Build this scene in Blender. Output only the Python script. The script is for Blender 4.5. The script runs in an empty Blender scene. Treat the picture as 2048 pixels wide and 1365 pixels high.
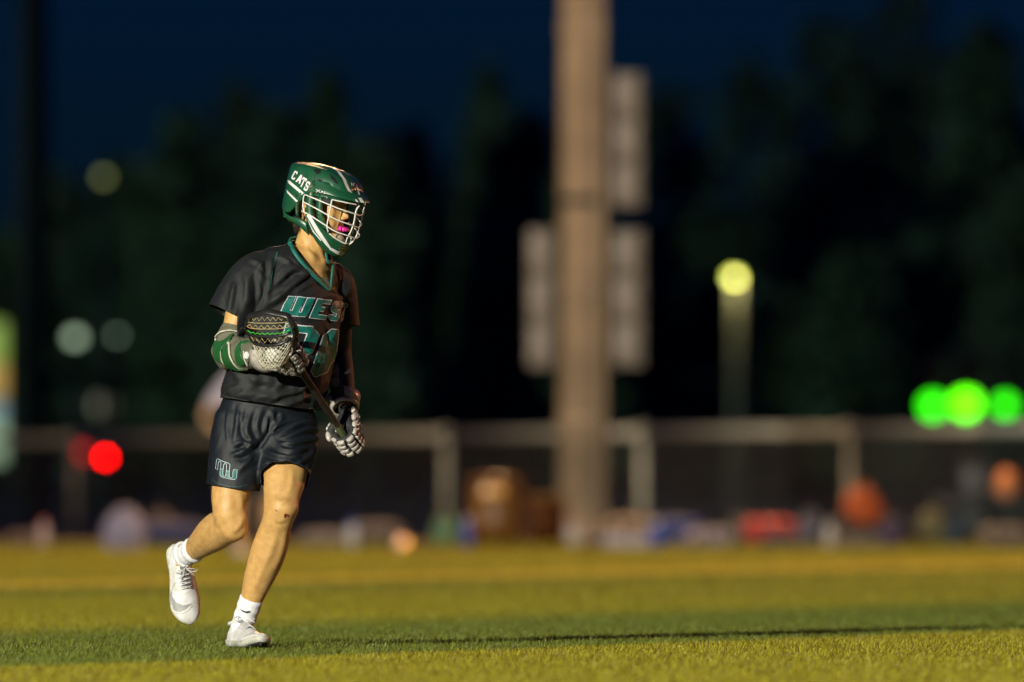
import bpy, bmesh, math, random
import numpy as np
from mathutils import Vector, Matrix, noise as mnoise
from mathutils.bvhtree import BVHTree
from mathutils.geometry import delaunay_2d_cdt

random.seed(7)
rng = np.random.default_rng(7)
scene = bpy.context.scene
COL = scene.collection
R = math.radians

# ---------------------------------------------------------------- camera
CAM_D = 41.4            # metres from the lens to the runner
CAM_H = 0.61            # photographer kneeling on the side line
LENS = 400.0
FPX = 2048 * LENS / 36.0
HOR = 962.0             # horizon row in the 2048 px wide frame
cam_data = bpy.data.cameras.new('camera')
cam = bpy.data.objects.new('camera', cam_data)
COL.objects.link(cam)
cam_data.sensor_width = 36.0
cam_data.lens = LENS
cam_data.clip_start = 0.5
cam_data.clip_end = 6000
cam.location = (0, -CAM_D, CAM_H)
cam.rotation_euler = (R(90) + math.atan((HOR - 682.5) / FPX), 0, 0)
cam_data.dof.use_dof = True
cam_data.dof.focus_distance = CAM_D - 0.1
cam_data.dof.aperture_fstop = 2.8
scene.camera = cam
scene.cycles.max_bounces = 6
scene.cycles.diffuse_bounces = 3
scene.cycles.glossy_bounces = 3
scene.cycles.adaptive_threshold = 0.02

# ---------------------------------------------------------------- world: late dusk sky
world = bpy.data.worlds.new('World')
scene.world = world
world.use_nodes = True
wn = world.node_tree
bg = wn.nodes['Background']
sky = wn.nodes.new('ShaderNodeTexSky')
sky.sky_type = 'NISHITA'
sky.sun_disc = False
sky.sun_elevation = R(2.0)
sky.sun_rotation = R(180)
sky.ozone_density = 10.0
sky.dust_density = 0.0
tint = wn.nodes.new('ShaderNodeMix'); tint.data_type = 'RGBA'; tint.blend_type = 'MULTIPLY'; tint.inputs[0].default_value = 1.0
tint.inputs[7].default_value = (0.35, 0.62, 1.0, 1)      # camera white balance for the floodlights turns dusk deep blue
wn.links.new(sky.outputs[0], tint.inputs[6]); wn.links.new(tint.outputs[2], bg.inputs[0])
bg.inputs[1].default_value = 0.055

# ---------------------------------------------------------------- exposure
scene.view_settings.view_transform = 'Standard'
scene.view_settings.look = 'None'
scene.view_settings.exposure = 0.0
scene.view_settings.gamma = 1.0
scene.view_settings.use_curve_mapping = False

# ---------------------------------------------------------------- helpers
def at(px, py, Y=0.0):
    """a row and column of the 2048 px frame at depth Y -> a point of the place"""
    s = FPX / (CAM_D + Y)
    return np.array([(px - 1024) / s, Y, CAM_H + (HOR - py) / s])

def ground_d(py):
    return CAM_H * FPX / (py - HOR) - CAM_D

def nrm(v):
    v = np.asarray(v, float)
    return v / (np.linalg.norm(v) + 1e-12)

def catmull(pts, n):
    pts = np.asarray(pts, float)
    k = len(pts)
    if k == 2:
        t = np.linspace(0, 1, n)[:, None]
        return pts[0] * (1 - t) + pts[1] * t
    ext = np.vstack([2 * pts[0] - pts[1], pts, 2 * pts[-1] - pts[-2]])
    out = []
    for u in np.linspace(0, k - 1, n):
        i = min(int(u), k - 2); t = u - i
        p0, p1, p2, p3 = ext[i], ext[i + 1], ext[i + 2], ext[i + 3]
        out.append(0.5 * ((2 * p1) + (-p0 + p2) * t + (2 * p0 - 5 * p1 + 4 * p2 - p3) * t * t
                          + (-p0 + 3 * p1 - 3 * p2 + p3) * t ** 3))
    return np.array(out)

def along(a, b, t): return np.asarray(a) + (np.asarray(b) - np.asarray(a)) * t

class MB:
    """collects shapes into one mesh"""
    def __init__(s):
        s.V = []; s.F = []; s.M = []; s.n = 0
    def add(s, V, F, m=0):
        V = np.asarray(V, float)
        s.V.append(V)
        o = s.n
        s.F += [tuple(int(i) + o for i in f) for f in F]
        s.M += [m] * len(F)
        s.n += len(V)
        return s
    def verts(s):
        return np.vstack(s.V)
    def box(s, c, size, axes=None, m=0, bev=0.0):
        c = np.asarray(c, float); h = np.asarray(size, float) / 2
        A = np.eye(3) if axes is None else np.array([nrm(a) for a in axes])
        if bev <= 0:
            q = np.array([[x, y, z] for x in (-1, 1) for y in (-1, 1) for z in (-1, 1)]) * h
            F = [(0, 1, 3, 2), (4, 6, 7, 5), (0, 4, 5, 1), (2, 3, 7, 6), (0, 2, 6, 4), (1, 5, 7, 3)]
            return s.add(c + q @ A, F, m)
        bm = bmesh.new()
        bmesh.ops.create_cube(bm, size=1.0)
        for v in bm.verts:
            v.co = Vector((v.co.x * 2 * h[0], v.co.y * 2 * h[1], v.co.z * 2 * h[2]))
        bmesh.ops.bevel(bm, geom=list(bm.edges), offset=min(bev, min(h) * 0.95), segments=2, profile=0.5, affect='EDGES')
        V = np.array([v.co[:] for v in bm.verts]); F = [[v.index for v in f.verts] for f in bm.faces]
        bm.free()
        return s.add(c + V @ A, F, m)
    def ellipsoid(s, c, r, axes=None, nu=14, nv=20, m=0):
        A = np.eye(3) if axes is None else np.array([nrm(a) for a in axes])
        V = [[0, 0, 1]]
        for i in range(1, nu):
            t = math.pi * i / nu
            for j in range(nv):
                p = 2 * math.pi * j / nv
                V.append([math.sin(t) * math.cos(p), math.sin(t) * math.sin(p), math.cos(t)])
        V.append([0, 0, -1])
        F = [(0, 1 + j, 1 + (j + 1) % nv) for j in range(nv)]
        for i in range(nu - 2):
            for j in range(nv):
                a = 1 + i * nv + j; b = 1 + i * nv + (j + 1) % nv
                F.append((a, a + nv, b + nv, b))
        L = len(V) - 1
        F += [(L, 1 + (nu - 2) * nv + (j + 1) % nv, 1 + (nu - 2) * nv + j) for j in range(nv)]
        return s.add(np.asarray(c, float) + (np.array(V) * np.asarray(r, float)) @ A, F, m)
    def loft(s, rings, cap=True, m=0, closed=True):
        n = len(rings[0]); V = np.vstack(rings); F = []
        for i in range(len(rings) - 1):
            for j in range(n if closed else n - 1):
                a = i * n + j; b = i * n + (j + 1) % n
                F.append((a, b, b + n, a + n))
        if cap and closed:
            F.append(tuple(range(n - 1, -1, -1)))
            F.append(tuple((len(rings) - 1) * n + j for j in range(n)))
        return s.add(V, F, m)
    def tube(s, path, rad, n=8, m=0, smooth_path=0, cap=True):
        path = np.asarray(path, float)
        if smooth_path:
            path = catmull(path, smooth_path)
        K = len(path)
        rad = np.interp(np.linspace(0, 1, K), np.linspace(0, 1, len(np.atleast_1d(rad))), np.atleast_1d(rad))
        T = np.gradient(path, axis=0); T = np.array([nrm(t) for t in T])
        ref = np.array([0, 0, 1.0]) if abs(T[0][2]) < 0.9 else np.array([1.0, 0, 0])
        N = nrm(np.cross(T[0], ref)); rings = []
        for i in range(K):
            N = nrm(N - T[i] * np.dot(N, T[i])); B = np.cross(T[i], N)
            a = np.arange(n) * 2 * math.pi / n
            rings.append(path[i] + rad[i] * (np.cos(a)[:, None] * N + np.sin(a)[:, None] * B))
        return s.loft(rings, cap, m)

def limb_rings(st, side, K=24, n=28, power=2.0):
    """st: rows of (x, y, z, ra, rb); ra is along `side`, rb across it"""
    st = np.asarray(st, float)
    S = catmull(st, K)
    T = np.array([nrm(t) for t in np.gradient(S[:, :3], axis=0)])
    rings = []
    for i in range(K):
        A = nrm(np.asarray(side, float) - T[i] * np.dot(side, T[i])); B = np.cross(T[i], A)
        a = np.arange(n) * 2 * math.pi / n
        ca, sa = np.cos(a), np.sin(a)
        ca = np.sign(ca) * np.abs(ca) ** (2 / power); sa = np.sign(sa) * np.abs(sa) ** (2 / power)
        rings.append(S[i, :3] + S[i, 3] * ca[:, None] * A + S[i, 4] * sa[:, None] * B)
    return rings

def limb(mb, st, side, K=24, n=28, round_ends=True, power=2.0):
    r = limb_rings(st, side, K, n, power)
    if round_ends:
        def dome(r0, r1):
            c0 = r0.mean(0); d = nrm(c0 - r1.mean(0)); rad = np.linalg.norm(r0 - c0, axis=1).mean()
            return [c0 + (r0 - c0) * math.cos(t) + d * rad * 0.7 * math.sin(t) for t in (R(80), R(55), R(28))]
        r = dome(r[0], r[1]) + r + dome(r[-1], r[-2])[::-1]
    return mb.loft(r)

def eval_modified(V, F, mods):
    me = bpy.data.meshes.new('tmp'); me.from_pydata([tuple(v) for v in V], [], F)
    ob = bpy.data.objects.new('tmp', me); COL.objects.link(ob)
    for typ, kw in mods:
        md = ob.modifiers.new(typ, typ)
        for k, v in kw.items():
            setattr(md, k, v)
    dg = bpy.context.evaluated_depsgraph_get(); dg.update()
    ev = ob.evaluated_get(dg).to_mesh()
    n = len(ev.vertices); co = np.empty(n * 3); ev.vertices.foreach_get('co', co)
    F2 = [tuple(p.vertices) for p in ev.polygons]
    ob.evaluated_get(dg).to_mesh_clear()
    bpy.data.objects.remove(ob); bpy.data.meshes.remove(me)
    return co.reshape(-1, 3), F2

def voxel_union(mb, voxel, smooth=6, factor=0.5):
    return eval_modified(mb.verts(), mb.F, [('REMESH', dict(mode='VOXEL', voxel_size=voxel)),
                                            ('SMOOTH', dict(iterations=smooth, factor=factor))])

def vnormals(V, F):
    N = np.zeros_like(V)
    Q = np.array([f if len(f) == 4 else (f[0], f[1], f[2], f[2]) for f in F])
    n = np.cross(V[Q[:, 2]] - V[Q[:, 0]], V[Q[:, 3]] - V[Q[:, 1]])
    tri = Q[:, 2] == Q[:, 3]
    if tri.any():
        n[tri] = np.cross(V[Q[tri, 1]] - V[Q[tri, 0]], V[Q[tri, 2]] - V[Q[tri, 0]])
    for k in range(4):
        np.add.at(N, Q[:, k], n)
    return N / (np.linalg.norm(N, axis=1, keepdims=True) + 1e-12)

def to_px(V):
    s = FPX / (CAM_D + V[:, 1])
    return np.stack([1024 + V[:, 0] * s, HOR - (V[:, 2] - CAM_H) * s], 1)

def crease(V, N, P2, line, amp, w, valley=0.65, back=False):
    """lay one fold of cloth along a line: a ridge with a valley beside it"""
    line = catmull(np.asarray(line, float), 18)
    best = np.full(len(V), 1e9); sd = np.zeros(len(V)); tt = np.zeros(len(V))
    for i in range(len(line) - 1):
        a, b = line[i], line[i + 1]; d = b - a; L = np.linalg.norm(d) + 1e-9; d = d / L
        q = P2 - a; t = np.clip(q @ d, 0, L); c = q - t[:, None] * d
        dist = np.linalg.norm(c, axis=1); side = np.sign(d[0] * q[:, 1] - d[1] * q[:, 0])
        m = dist < best
        best[m] = dist[m]; sd[m] = (dist * side)[m]; tt[m] = ((i + t / L) / (len(line) - 1))[m]
    taper = np.clip(np.minimum(tt, 1 - tt) / 0.25, 0, 1) ** 0.7 * 0.85 + 0.15
    endfade = np.exp(-(np.maximum(best - 4 * w, 0) / w))
    face = np.clip((0.35 - N[:, 1]) / 0.5, 0, 1)
    prof = np.exp(-(sd / w) ** 2) - valley * np.exp(-((sd - 1.7 * w) / w) ** 2)
    return V + N * (amp * prof * taper * face * endfade)[:, None]

def drop_faces(V, F, kill):
    """remove the vertices flagged in kill and the faces that use them"""
    keep = ~kill
    idx = np.cumsum(keep) - 1
    F2 = [tuple(int(idx[i]) for i in f) for f in F if all(keep[i] for i in f)]
    return V[keep], F2

def fbm(P3, scale, seed=0.0, octaves=3):
    out = np.empty(len(P3))
    for i, p in enumerate(P3):
        out[i] = mnoise.fractal(Vector((p[0] * scale + seed, p[1] * scale - seed, p[2] * scale + 2 * seed)), 0.9, 2.0, octaves)
    return out

def mk(name, V, F, mats, parent=None, origin=None, smooth=True, M=None, **props):
    """link one mesh object; world-space vertices, shifted to the thing's own base point"""
    V = np.asarray(V, float)
    o = np.zeros(3)
    if parent is not None:
        q = parent
        while q is not None:
            o = o + np.array(q.location[:]); q = q.parent
    elif origin is not None:
        o = np.asarray(origin, float)
    me = bpy.data.meshes.new(name)
    me.from_pydata([tuple(v) for v in (V - o)], [], [tuple(f) for f in F])
    ob = bpy.data.objects.new(name, me)
    COL.objects.link(ob)
    for m_ in (mats if isinstance(mats, (list, tuple)) else [mats]):
        me.materials.append(m_)
    if M is not None:
        me.polygons.foreach_set('material_index', np.array(M, dtype=np.int32))
    me.polygons.foreach_set('use_smooth', np.full(len(me.polygons), bool(smooth)))
    me.validate(); me.update()
    if parent is not None:
        ob.parent = parent
    elif origin is not None:
        ob.location = o
    for k, v in props.items():
        ob[k] = v
    return ob

def mkb(name, mb, mats, parent=None, origin=None, smooth=True, **props):
    return mk(name, mb.verts(), mb.F, mats, parent, origin, smooth, mb.M, **props)

def empty(name, loc, label=None, category=None, group=None):
    o = bpy.data.objects.new(name, None)
    COL.objects.link(o); o.location = loc; o.empty_display_size = 0.1
    if label: o['label'] = label
    if category: o['category'] = category
    if group: o['group'] = group
    return o

def tagp(label, category, group=None):
    d = dict(label=label, category=category)
    if group: d['group'] = group
    return d

def autosmooth(ob, ang=35):
    m = ob.data
    bm = bmesh.new(); bm.from_mesh(m)
    for e in bm.edges:
        if len(e.link_faces) == 2 and e.calc_face_angle(0) > R(ang):
            e.smooth = False
    bm.to_mesh(m); bm.free()
    return ob

# ---------------------------------------------------------------- materials
MATS = {}
def mat(name, col, rough=0.6, metal=0.0, var=0.12, scale=30.0, bump=0.0, bscale=None, spec=0.5, sheen=0.0, coat=0.0,
        sss=0.0, emit=None, estr=0.0, col2=None, weave=None):
    if name in MATS: return MATS[name]
    m = bpy.data.materials.new(name); m.use_nodes = True; MATS[name] = m
    nt = m.node_tree; b = nt.nodes['Principled BSDF']
    b.inputs['Roughness'].default_value = rough
    b.inputs['Metallic'].default_value = metal
    b.inputs['Specular IOR Level'].default_value = spec
    b.inputs['Sheen Weight'].default_value = sheen
    b.inputs['Coat Weight'].default_value = coat
    if sss:
        b.inputs['Subsurface Weight'].default_value = sss
        b.inputs['Subsurface Radius'].default_value = (1.0, 0.35, 0.18)
        b.inputs['Subsurface Scale'].default_value = 0.008
    tc = nt.nodes.new('ShaderNodeTexCoord')
    nz = nt.nodes.new('ShaderNodeTexNoise'); nz.inputs['Scale'].default_value = scale; nz.inputs['Detail'].default_value = 5
    nt.links.new(tc.outputs['Object'], nz.inputs['Vector'])
    mx = nt.nodes.new('ShaderNodeMix'); mx.data_type = 'RGBA'
    c = np.array(col)
    c2 = np.array(col2) if col2 is not None else np.clip(c * (1 + 1.5 * var), 0, 1)
    c1 = c if col2 is not None else c * (1 - 1.5 * var)
    mx.inputs[6].default_value = (*c1, 1); mx.inputs[7].default_value = (*c2, 1)
    rp = nt.nodes.new('ShaderNodeMapRange'); rp.inputs[1].default_value = 0.3; rp.inputs[2].default_value = 0.7
    nt.links.new(nz.outputs['Fac'], rp.inputs[0]); nt.links.new(rp.outputs[0], mx.inputs[0])
    nt.links.new(mx.outputs[2], b.inputs['Base Color'])
    if bump:
        bp = nt.nodes.new('ShaderNodeBump'); bp.inputs['Strength'].default_value = bump
        bp.inputs['Distance'].default_value = 0.003
        nb = nt.nodes.new('ShaderNodeTexNoise'); nb.inputs['Scale'].default_value = bscale or scale * 4
        nb.inputs['Detail'].default_value = 3
        nt.links.new(tc.outputs['Object'], nb.inputs['Vector'])
        nt.links.new(nb.outputs['Fac'], bp.inputs['Height']); nt.links.new(bp.outputs[0], b.inputs['Normal'])
    if emit is not None:
        b.inputs['Emission Color'].default_value = (*emit, 1); b.inputs['Emission Strength'].default_value = estr
    return m
# ---------------------------------------------------------------- the field's floodlight masts (they light this night game; the greenish one is added for the trees)
M_STEEL = mat('galvanised steel', (0.23, 0.175, 0.118), 0.6, 0.0, 0.12, 1.6, 0.1, 40, col2=(0.40, 0.30, 0.20))
M_CAB = mat('painted cabinet', (0.17, 0.148, 0.122), 0.5, 0.0, 0.08, 6.0, 0.1, 60)
M_DARKMETAL = mat('dark metal', (0.03, 0.03, 0.03), 0.4, 0.6, 0.1, 20)

def floodlight_mast(base, height, rad, aim, power, color, cone, blend, label, head_w=3.0, lens_str=12.0, size=0.5):
    base = np.asarray(base, float); aim = np.asarray(aim, float)
    root = empty('floodlight_mast', base, label, 'light mast', 'floodlight masts round the field')
    mb = MB(); mb.tube([base, base + [0, 0, height]], [rad, rad * 0.62], 24)
    mkb('pole', mb, M_STEEL, root)
    mb = MB(); mb.tube([base - [0, 0, 0.02], base + [0, 0, 0.06]], [rad * 1.9, rad * 1.9], 24)
    mkb('base_plate', mb, M_STEEL, root)
    top = base + [0, 0, height]
    to = nrm(aim - top); right = nrm(np.cross(to, [0, 0, 1])); up = np.cross(right, to)
    mb = MB()
    for k in (0, 1):
        mb.tube([top - right * head_w / 2 - [0, 0, 1.1 * k], top + right * head_w / 2 - [0, 0, 1.1 * k]], [0.08], 8)
    mkb('crossarm', mb, M_STEEL, root)
    em = mat('floodlight lens ' + '%.2f' % color[2], (0.8, 0.8, 0.75), 0.3, emit=color, estr=lens_str)
    for k in (0, 1):
        for i in range(4):
            c = top - [0, 0, 1.1 * k] + right * (i - 1.5) * head_w / 3.4 + to * 0.35
            hb = MB(); hb.tube([c - to * 0.3, c - to * 0.12, c + to * 0.12], [0.14, 0.30, 0.36], 16)
            h = mkb('lamp_head', hb, M_DARKMETAL, root)
            lb = MB(); lb.tube([c + to * 0.122, c + to * 0.135], [0.32, 0.32], 16)
            mkb('lens', lb, em, h)
    ld = bpy.data.lights.new('floodlight', 'SPOT')
    ld.energy = power; ld.color = color; ld.spot_size = R(cone); ld.spot_blend = blend; ld.shadow_soft_size = size
    lo = bpy.data.objects.new('floodlight', ld); COL.objects.link(lo)
    lo.parent = root
    lo.location = Vector(top + to * 0.9 - base)
    lo.rotation_euler = Vector(to).to_track_quat('-Z', 'Y').to_euler()
    return root

PLAYER = np.array([-0.9, 0.0, 0.9])
KEY_BASE = (-40.0, -80.0, 0.0)
floodlight_mast(KEY_BASE, 22.0, 0.3, (1.5, 12.0, 0.0), 5.9e5, (1.0, 0.95, 0.80), 30.0, 0.5,
                'floodlight mast behind the photographer beyond the near side line', size=0.45)
floodlight_mast((54.0, 38.0, 0.0), 19.0, 0.3, (0.0, 2.0, 0.3), 0.50e5, (1.0, 0.36, 0.14), 40.0, 0.6,
                'floodlight mast standing off the end line', size=0.4)

floodlight_mast((-52.0, 18.0, 0.0), 18.0, 0.3, (0.0, 90.0, 11.0), 1.5e5, (1.0, 0.70, 0.42), 34.0, 1.0,
                'floodlight mast off the far end line', size=0.4)
floodlight_mast((48.0, 58.0, 0.0), 19.0, 0.3, (-2.0, 42.0, 0.0), 3.0e5, (1.0, 0.56, 0.10), 42.0, 0.9,
                'floodlight mast off the far corner', size=0.4)
floodlight_mast((-85.0, 150.0, 0.0), 14.0, 0.2, (10.0, 320.0, 7.0), 1.15e5, (0.62, 1.0, 0.82), 120.0, 0.6,  # extra unseen mast, put in to lift the dark trees
                'added greenish floodlight mast out of view beyond the fence, brightening the trees', size=0.4)
# ---------------------------------------------------------------- ground, turf
def stripe_material(name, dark, light, blade=False):
    m = bpy.data.materials.new(name); m.use_nodes = True
    nt = m.node_tree; b = nt.nodes['Principled BSDF']; L = nt.links.new
    b.inputs['Roughness'].default_value = 0.45 if blade else 0.8
    b.inputs['Specular IOR Level'].default_value = 0.18 if blade else 0.1
    geo = nt.nodes.new('ShaderNodeNewGeometry')
    # distance across the lanes of coloured turf
    dot = nt.nodes.new('ShaderNodeVectorMath'); dot.operation = 'DOT_PRODUCT'
    dot.inputs[1].default_value = (-0.929, 0.371, 0)
    L(geo.outputs['Position'], dot.inputs[0])
    nz = nt.nodes.new('ShaderNodeTexNoise'); nz.inputs['Scale'].default_value = 1.3; nz.inputs['Detail'].default_value = 6
    L(geo.outputs['Position'], nz.inputs['Vector'])
    wob = nt.nodes.new('ShaderNodeMath'); wob.operation = 'MULTIPLY_ADD'; wob.inputs[1].default_value = 0.16; 
    L(nz.outputs['Fac'], wob.inputs[0]); L(dot.outputs['Value'], wob.inputs[2])
    ramp = nt.nodes.new('ShaderNodeValToRGB'); ramp.color_ramp.interpolation = 'LINEAR'
    mr = nt.nodes.new('ShaderNodeMapRange'); mr.inputs[1].default_value = -10; mr.inputs[2].default_value = 30
    L(wob.outputs[0], mr.inputs[0]); L(mr.outputs[0], ramp.inputs[0])
    el = ramp.color_ramp.elements
    def pos(s): return (s + 10) / 40
    mid = tuple(0.55 * d_ + 0.45 * l_ for d_, l_ in zip(dark, light))
    stops = [(-10, light), (-0.155, light), (-0.14, (0.40, 0.38, 0.20)), (-0.11, (0.40, 0.38, 0.20)), (-0.095, dark), (2.7, dark), (4.4, light), (8.9, light), (9.6, mid), (10.8, mid), (11.2, light),
             (11.5, (0.42, 0.27, 0.03)), (12.3, (0.42, 0.27, 0.03)), (12.7, light), (30, light)]
    el[0].position = pos(stops[0][0]); el[0].color = (*stops[0][1], 1)
    el[1].position = pos(stops[-1][0]); el[1].color = (*stops[-1][1], 1)
    for s, c in stops[1:-1]:
        e = el.new(pos(s)); e.color = (*c, 1)
    n2 = nt.nodes.new('ShaderNodeTexNoise'); n2.inputs['Scale'].default_value = 26 if not blade else 9; n2.inputs['Detail'].default_value = 8
    L(geo.outputs['Position'], n2.inputs['Vector'])
    hs = nt.nodes.new('ShaderNodeHueSaturation')
    vr = nt.nodes.new('ShaderNodeMapRange'); vr.inputs[1].default_value = 0.25; vr.inputs[2].default_value = 0.75
    vr.inputs[3].default_value = 0.45; vr.inputs[4].default_value = 1.55
    if blade:
        ad = nt.nodes.new('ShaderNodeMath'); ad.operation = 'MULTIPLY_ADD'; ad.inputs[1].default_value = 0.55
        L(geo.outputs['Random Per Island'], ad.inputs[0]); 
        sc = nt.nodes.new('ShaderNodeMath'); sc.operation = 'MULTIPLY'; sc.inputs[1].default_value = 0.5
        L(n2.outputs['Fac'], sc.inputs[0]); L(sc.outputs[0], ad.inputs[2]); L(ad.outputs[0], vr.inputs[0])
        hr = nt.nodes.new('ShaderNodeMapRange'); hr.inputs[3].default_value = 0.475; hr.inputs[4].default_value = 0.525
        L(geo.outputs['Random Per Island'], hr.inputs[0]); L(hr.outputs[0], hs.inputs['Hue'])
    else:
        L(n2.outputs['Fac'], vr.inputs[0])
        bp = nt.nodes.new('ShaderNodeBump'); bp.inputs['Strength'].default_value = 0.6; bp.inputs['Distance'].default_value = 0.02
        n3 = nt.nodes.new('ShaderNodeTexNoise'); n3.inputs['Scale'].default_value = 90; n3.inputs['Detail'].default_value = 4
        L(geo.outputs['Position'], n3.inputs['Vector']); L(n3.outputs['Fac'], bp.inputs['Height']); L(bp.outputs[0], b.inputs['Normal'])
    L(ramp.outputs[0], hs.inputs['Color']); L(vr.outputs[0], hs.inputs['Value']); L(hs.outputs[0], b.inputs['Base Color'])
    return m

M_TURF = stripe_material('artificial turf', (0.085, 0.098, 0.014), (0.17, 0.145, 0.011))
M_BLADE = stripe_material('turf fibre', (0.098, 0.118, 0.016), (0.200, 0.172, 0.012), True)
M_ASPHALT = mat('asphalt', (0.03, 0.029, 0.028), 0.9, 0, 0.2, 2.0, 0.3, 60)
M_TRACK = mat('track surface', (0.15, 0.085, 0.045), 0.85, 0, 0.15, 5.0, 0.2, 80)

def sheet(name, x0, x1, y0, y1, z, m, nx=1, ny=1):
    xs = np.linspace(x0, x1, nx + 1); ys = np.linspace(y0, y1, ny + 1)
    V = [(x, y, z) for y in ys for x in xs]
    F = [(j * (nx + 1) + i, j * (nx + 1) + i + 1, (j + 1) * (nx + 1) + i + 1, (j + 1) * (nx + 1) + i) for j in range(ny) for i in range(nx)]
    return mk(name, V, F, m, kind='structure', smooth=False)

TURF_END = 68.0
sheet('ground', -2500, 2500, -1200, 4000, -0.012, M_ASPHALT)
sheet('track', -90, 90, TURF_END + 0.02, TURF_END + 7.5, -0.008, M_TRACK)
sheet('turf_field', -70, 70, -60, TURF_END, -0.002, M_TURF)

# painted white seam line beside the runner (thin, worn)
M_LINE = mat('worn white line paint', (0.62, 0.60, 0.42), 0.8, 0, 0.25, 40)

def turf_fibres():
    def patch(nb, x0, x1, y0, y1, big):
        return (rng.uniform(x0, x1, nb), rng.uniform(y0, y1, nb), np.full(nb, big))
    P = [patch(430000, -3.3, 3.7, -7.5, 17, 0.62), patch(120000, -5.0, 5.6, 17, 40, 1.5), patch(90000, -6.5, 7.0, 40, TURF_END, 2.2)]
    X, Y, big = (np.concatenate([p[k] for p in P]) for k in range(3))
    nb = len(X)
    h = rng.uniform(0.006, 0.015, nb) * (0.75 + 0.5 * rng.random(nb)); w = rng.uniform(0.0016, 0.0034, nb) * big
    cl = np.array([mnoise.noise((x * 3.1, y * 3.1, 0.3)) for x, y in zip(X, Y)])
    h *= 1 + 0.35 * cl
    a = rng.uniform(0, 2 * math.pi, nb); t = rng.uniform(0, 2 * math.pi, nb); lean = rng.uniform(0.1, 1.1, nb)
    dx, dy = np.cos(a) * w, np.sin(a) * w
    lx, ly = np.cos(t) * lean * h + 0.25 * h, np.sin(t) * lean * h
    V = np.empty((nb, 4, 3))
    V[:, 0] = np.stack([X - dx, Y - dy, np.full(nb, -0.003)], 1)
    V[:, 1] = np.stack([X + dx, Y + dy, np.full(nb, -0.003)], 1)
    V[:, 2] = np.stack([X + dx * 0.5 + lx, Y + dy * 0.5 + ly, h], 1)
    V[:, 3] = np.stack([X - dx * 0.5 + lx, Y - dy * 0.5 + ly, h], 1)
    me = bpy.data.meshes.new('turf_grass')
    me.vertices.add(nb * 4); me.vertices.foreach_set('co', V.reshape(-1))
    me.loops.add(nb * 4); me.loops.foreach_set('vertex_index', np.arange(nb * 4, dtype=np.int32))
    me.polygons.add(nb); me.polygons.foreach_set('loop_start', np.arange(0, nb * 4, 4, dtype=np.int32))
    me.polygons.foreach_set('loop_total', np.full(nb, 4, dtype=np.int32))
    me.update(calc_edges=True); me.materials.append(M_BLADE)
    o = bpy.data.objects.new('turf_grass', me); COL.objects.link(o)
    o['kind'] = 'stuff'; o['label'] = 'short olive green artificial turf fibres round the runner'; o['category'] = 'grass'
turf_fibres()

# ---------------------------------------------------------------- trees behind the field
M_BARK = mat('bark', (0.035, 0.028, 0.02), 0.9, 0, 0.2, 8, 0.5, 30)
LEAVES = [mat('leaves %d' % i, c, 0.6, 0, 0.25, 0.8) for i, c in enumerate([(0.075, 0.115, 0.055), (0.085, 0.115, 0.058), (0.065, 0.10, 0.055)])]

def tree(base, height, spread, label, seed, airy=1.0, nleaf=1700, low=0.18):
    r = np.random.default_rng(seed)
    base = np.asarray(base, float)
    root = empty('tree', base, label, 'tree', 'trees behind the field')
    mb = MB()
    lean = r.normal(0, 0.03, 2)
    topc = base + np.array([lean[0] * height, lean[1] * height, height * 0.86])
    trunk = catmull([base - [0, 0, 0.1], base + (topc - base) * 0.35 + r.normal(0, .1, 3), base + (topc - base) * 0.7, topc], 12)
    mb.tube(trunk, [height * 0.028, height * 0.02, height * 0.012, height * 0.003], 9)
    tips = [topc]
    for k in range(13):
        f = r.uniform(low + 0.06, 0.9); s = trunk[int(f * 11)]
        a = r.uniform(0, 2 * math.pi); ln = spread * (1.15 - 0.75 * f) * r.uniform(0.6, 1.05)
        e = s + np.array([math.cos(a) * ln, math.sin(a) * ln, ln * r.uniform(0.15, 0.6)])
        m_ = (s + e) / 2 + [0, 0, ln * 0.08]
        mb.tube([s, m_, e], [height * 0.009, height * 0.006, height * 0.002], 6, smooth_path=6)
        tips += [e, m_ + r.normal(0, 0.2, 3)]
    mkb('trunk', mb, M_BARK, root)
    tips = np.array(tips)
    ci = r.integers(0, len(tips), nleaf)
    rad = spread * 0.30 * airy
    C = tips[ci] + r.normal(0, 1, (nleaf, 3)) * [rad * .62, rad * .62, rad * 0.5]
    C[:, 2] = np.maximum(C[:, 2], base[2] + height * low * r.uniform(.6, 1.1, nleaf))
    k_ = nleaf // 2 if airy < 1.1 else nleaf // 5                                    # the other half fills the body of the crown
    q_ = r.normal(0, 1, (k_, 3)); q_ /= np.linalg.norm(q_, axis=1, keepdims=True); q_ *= r.uniform(0.35, 1.0, (k_, 1)) ** (1 / 3)
    zc = q_[:, 2] * .5 + .5
    C[:k_] = base + np.stack([q_[:, 0] * spread * .85 * (1.12 - .55 * zc), q_[:, 1] * spread * .85 * (1.12 - .55 * zc), height * (.08 + .86 * zc)], 1) + np.array([lean[0], lean[1], 0]) * height * zc[:, None]
    s = r.uniform(0.18, 0.46, nleaf)
    A = r.normal(0, 1, (nleaf, 3)); A /= np.linalg.norm(A, axis=1, keepdims=True)
    B = np.cross(A, r.normal(0, 1, (nleaf, 3))); B /= np.linalg.norm(B, axis=1, keepdims=True)
    V = np.stack([C - A * s[:, None], C + B * s[:, None] * .55, C + A * s[:, None], C - B * s[:, None] * .55], 1).reshape(-1, 3)
    F = [(4 * i, 4 * i + 1, 4 * i + 2, 4 * i + 3) for i in range(nleaf)]
    mk('crown', V, F, LEAVES[seed % 3], root, smooth=False)
    return root

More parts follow.
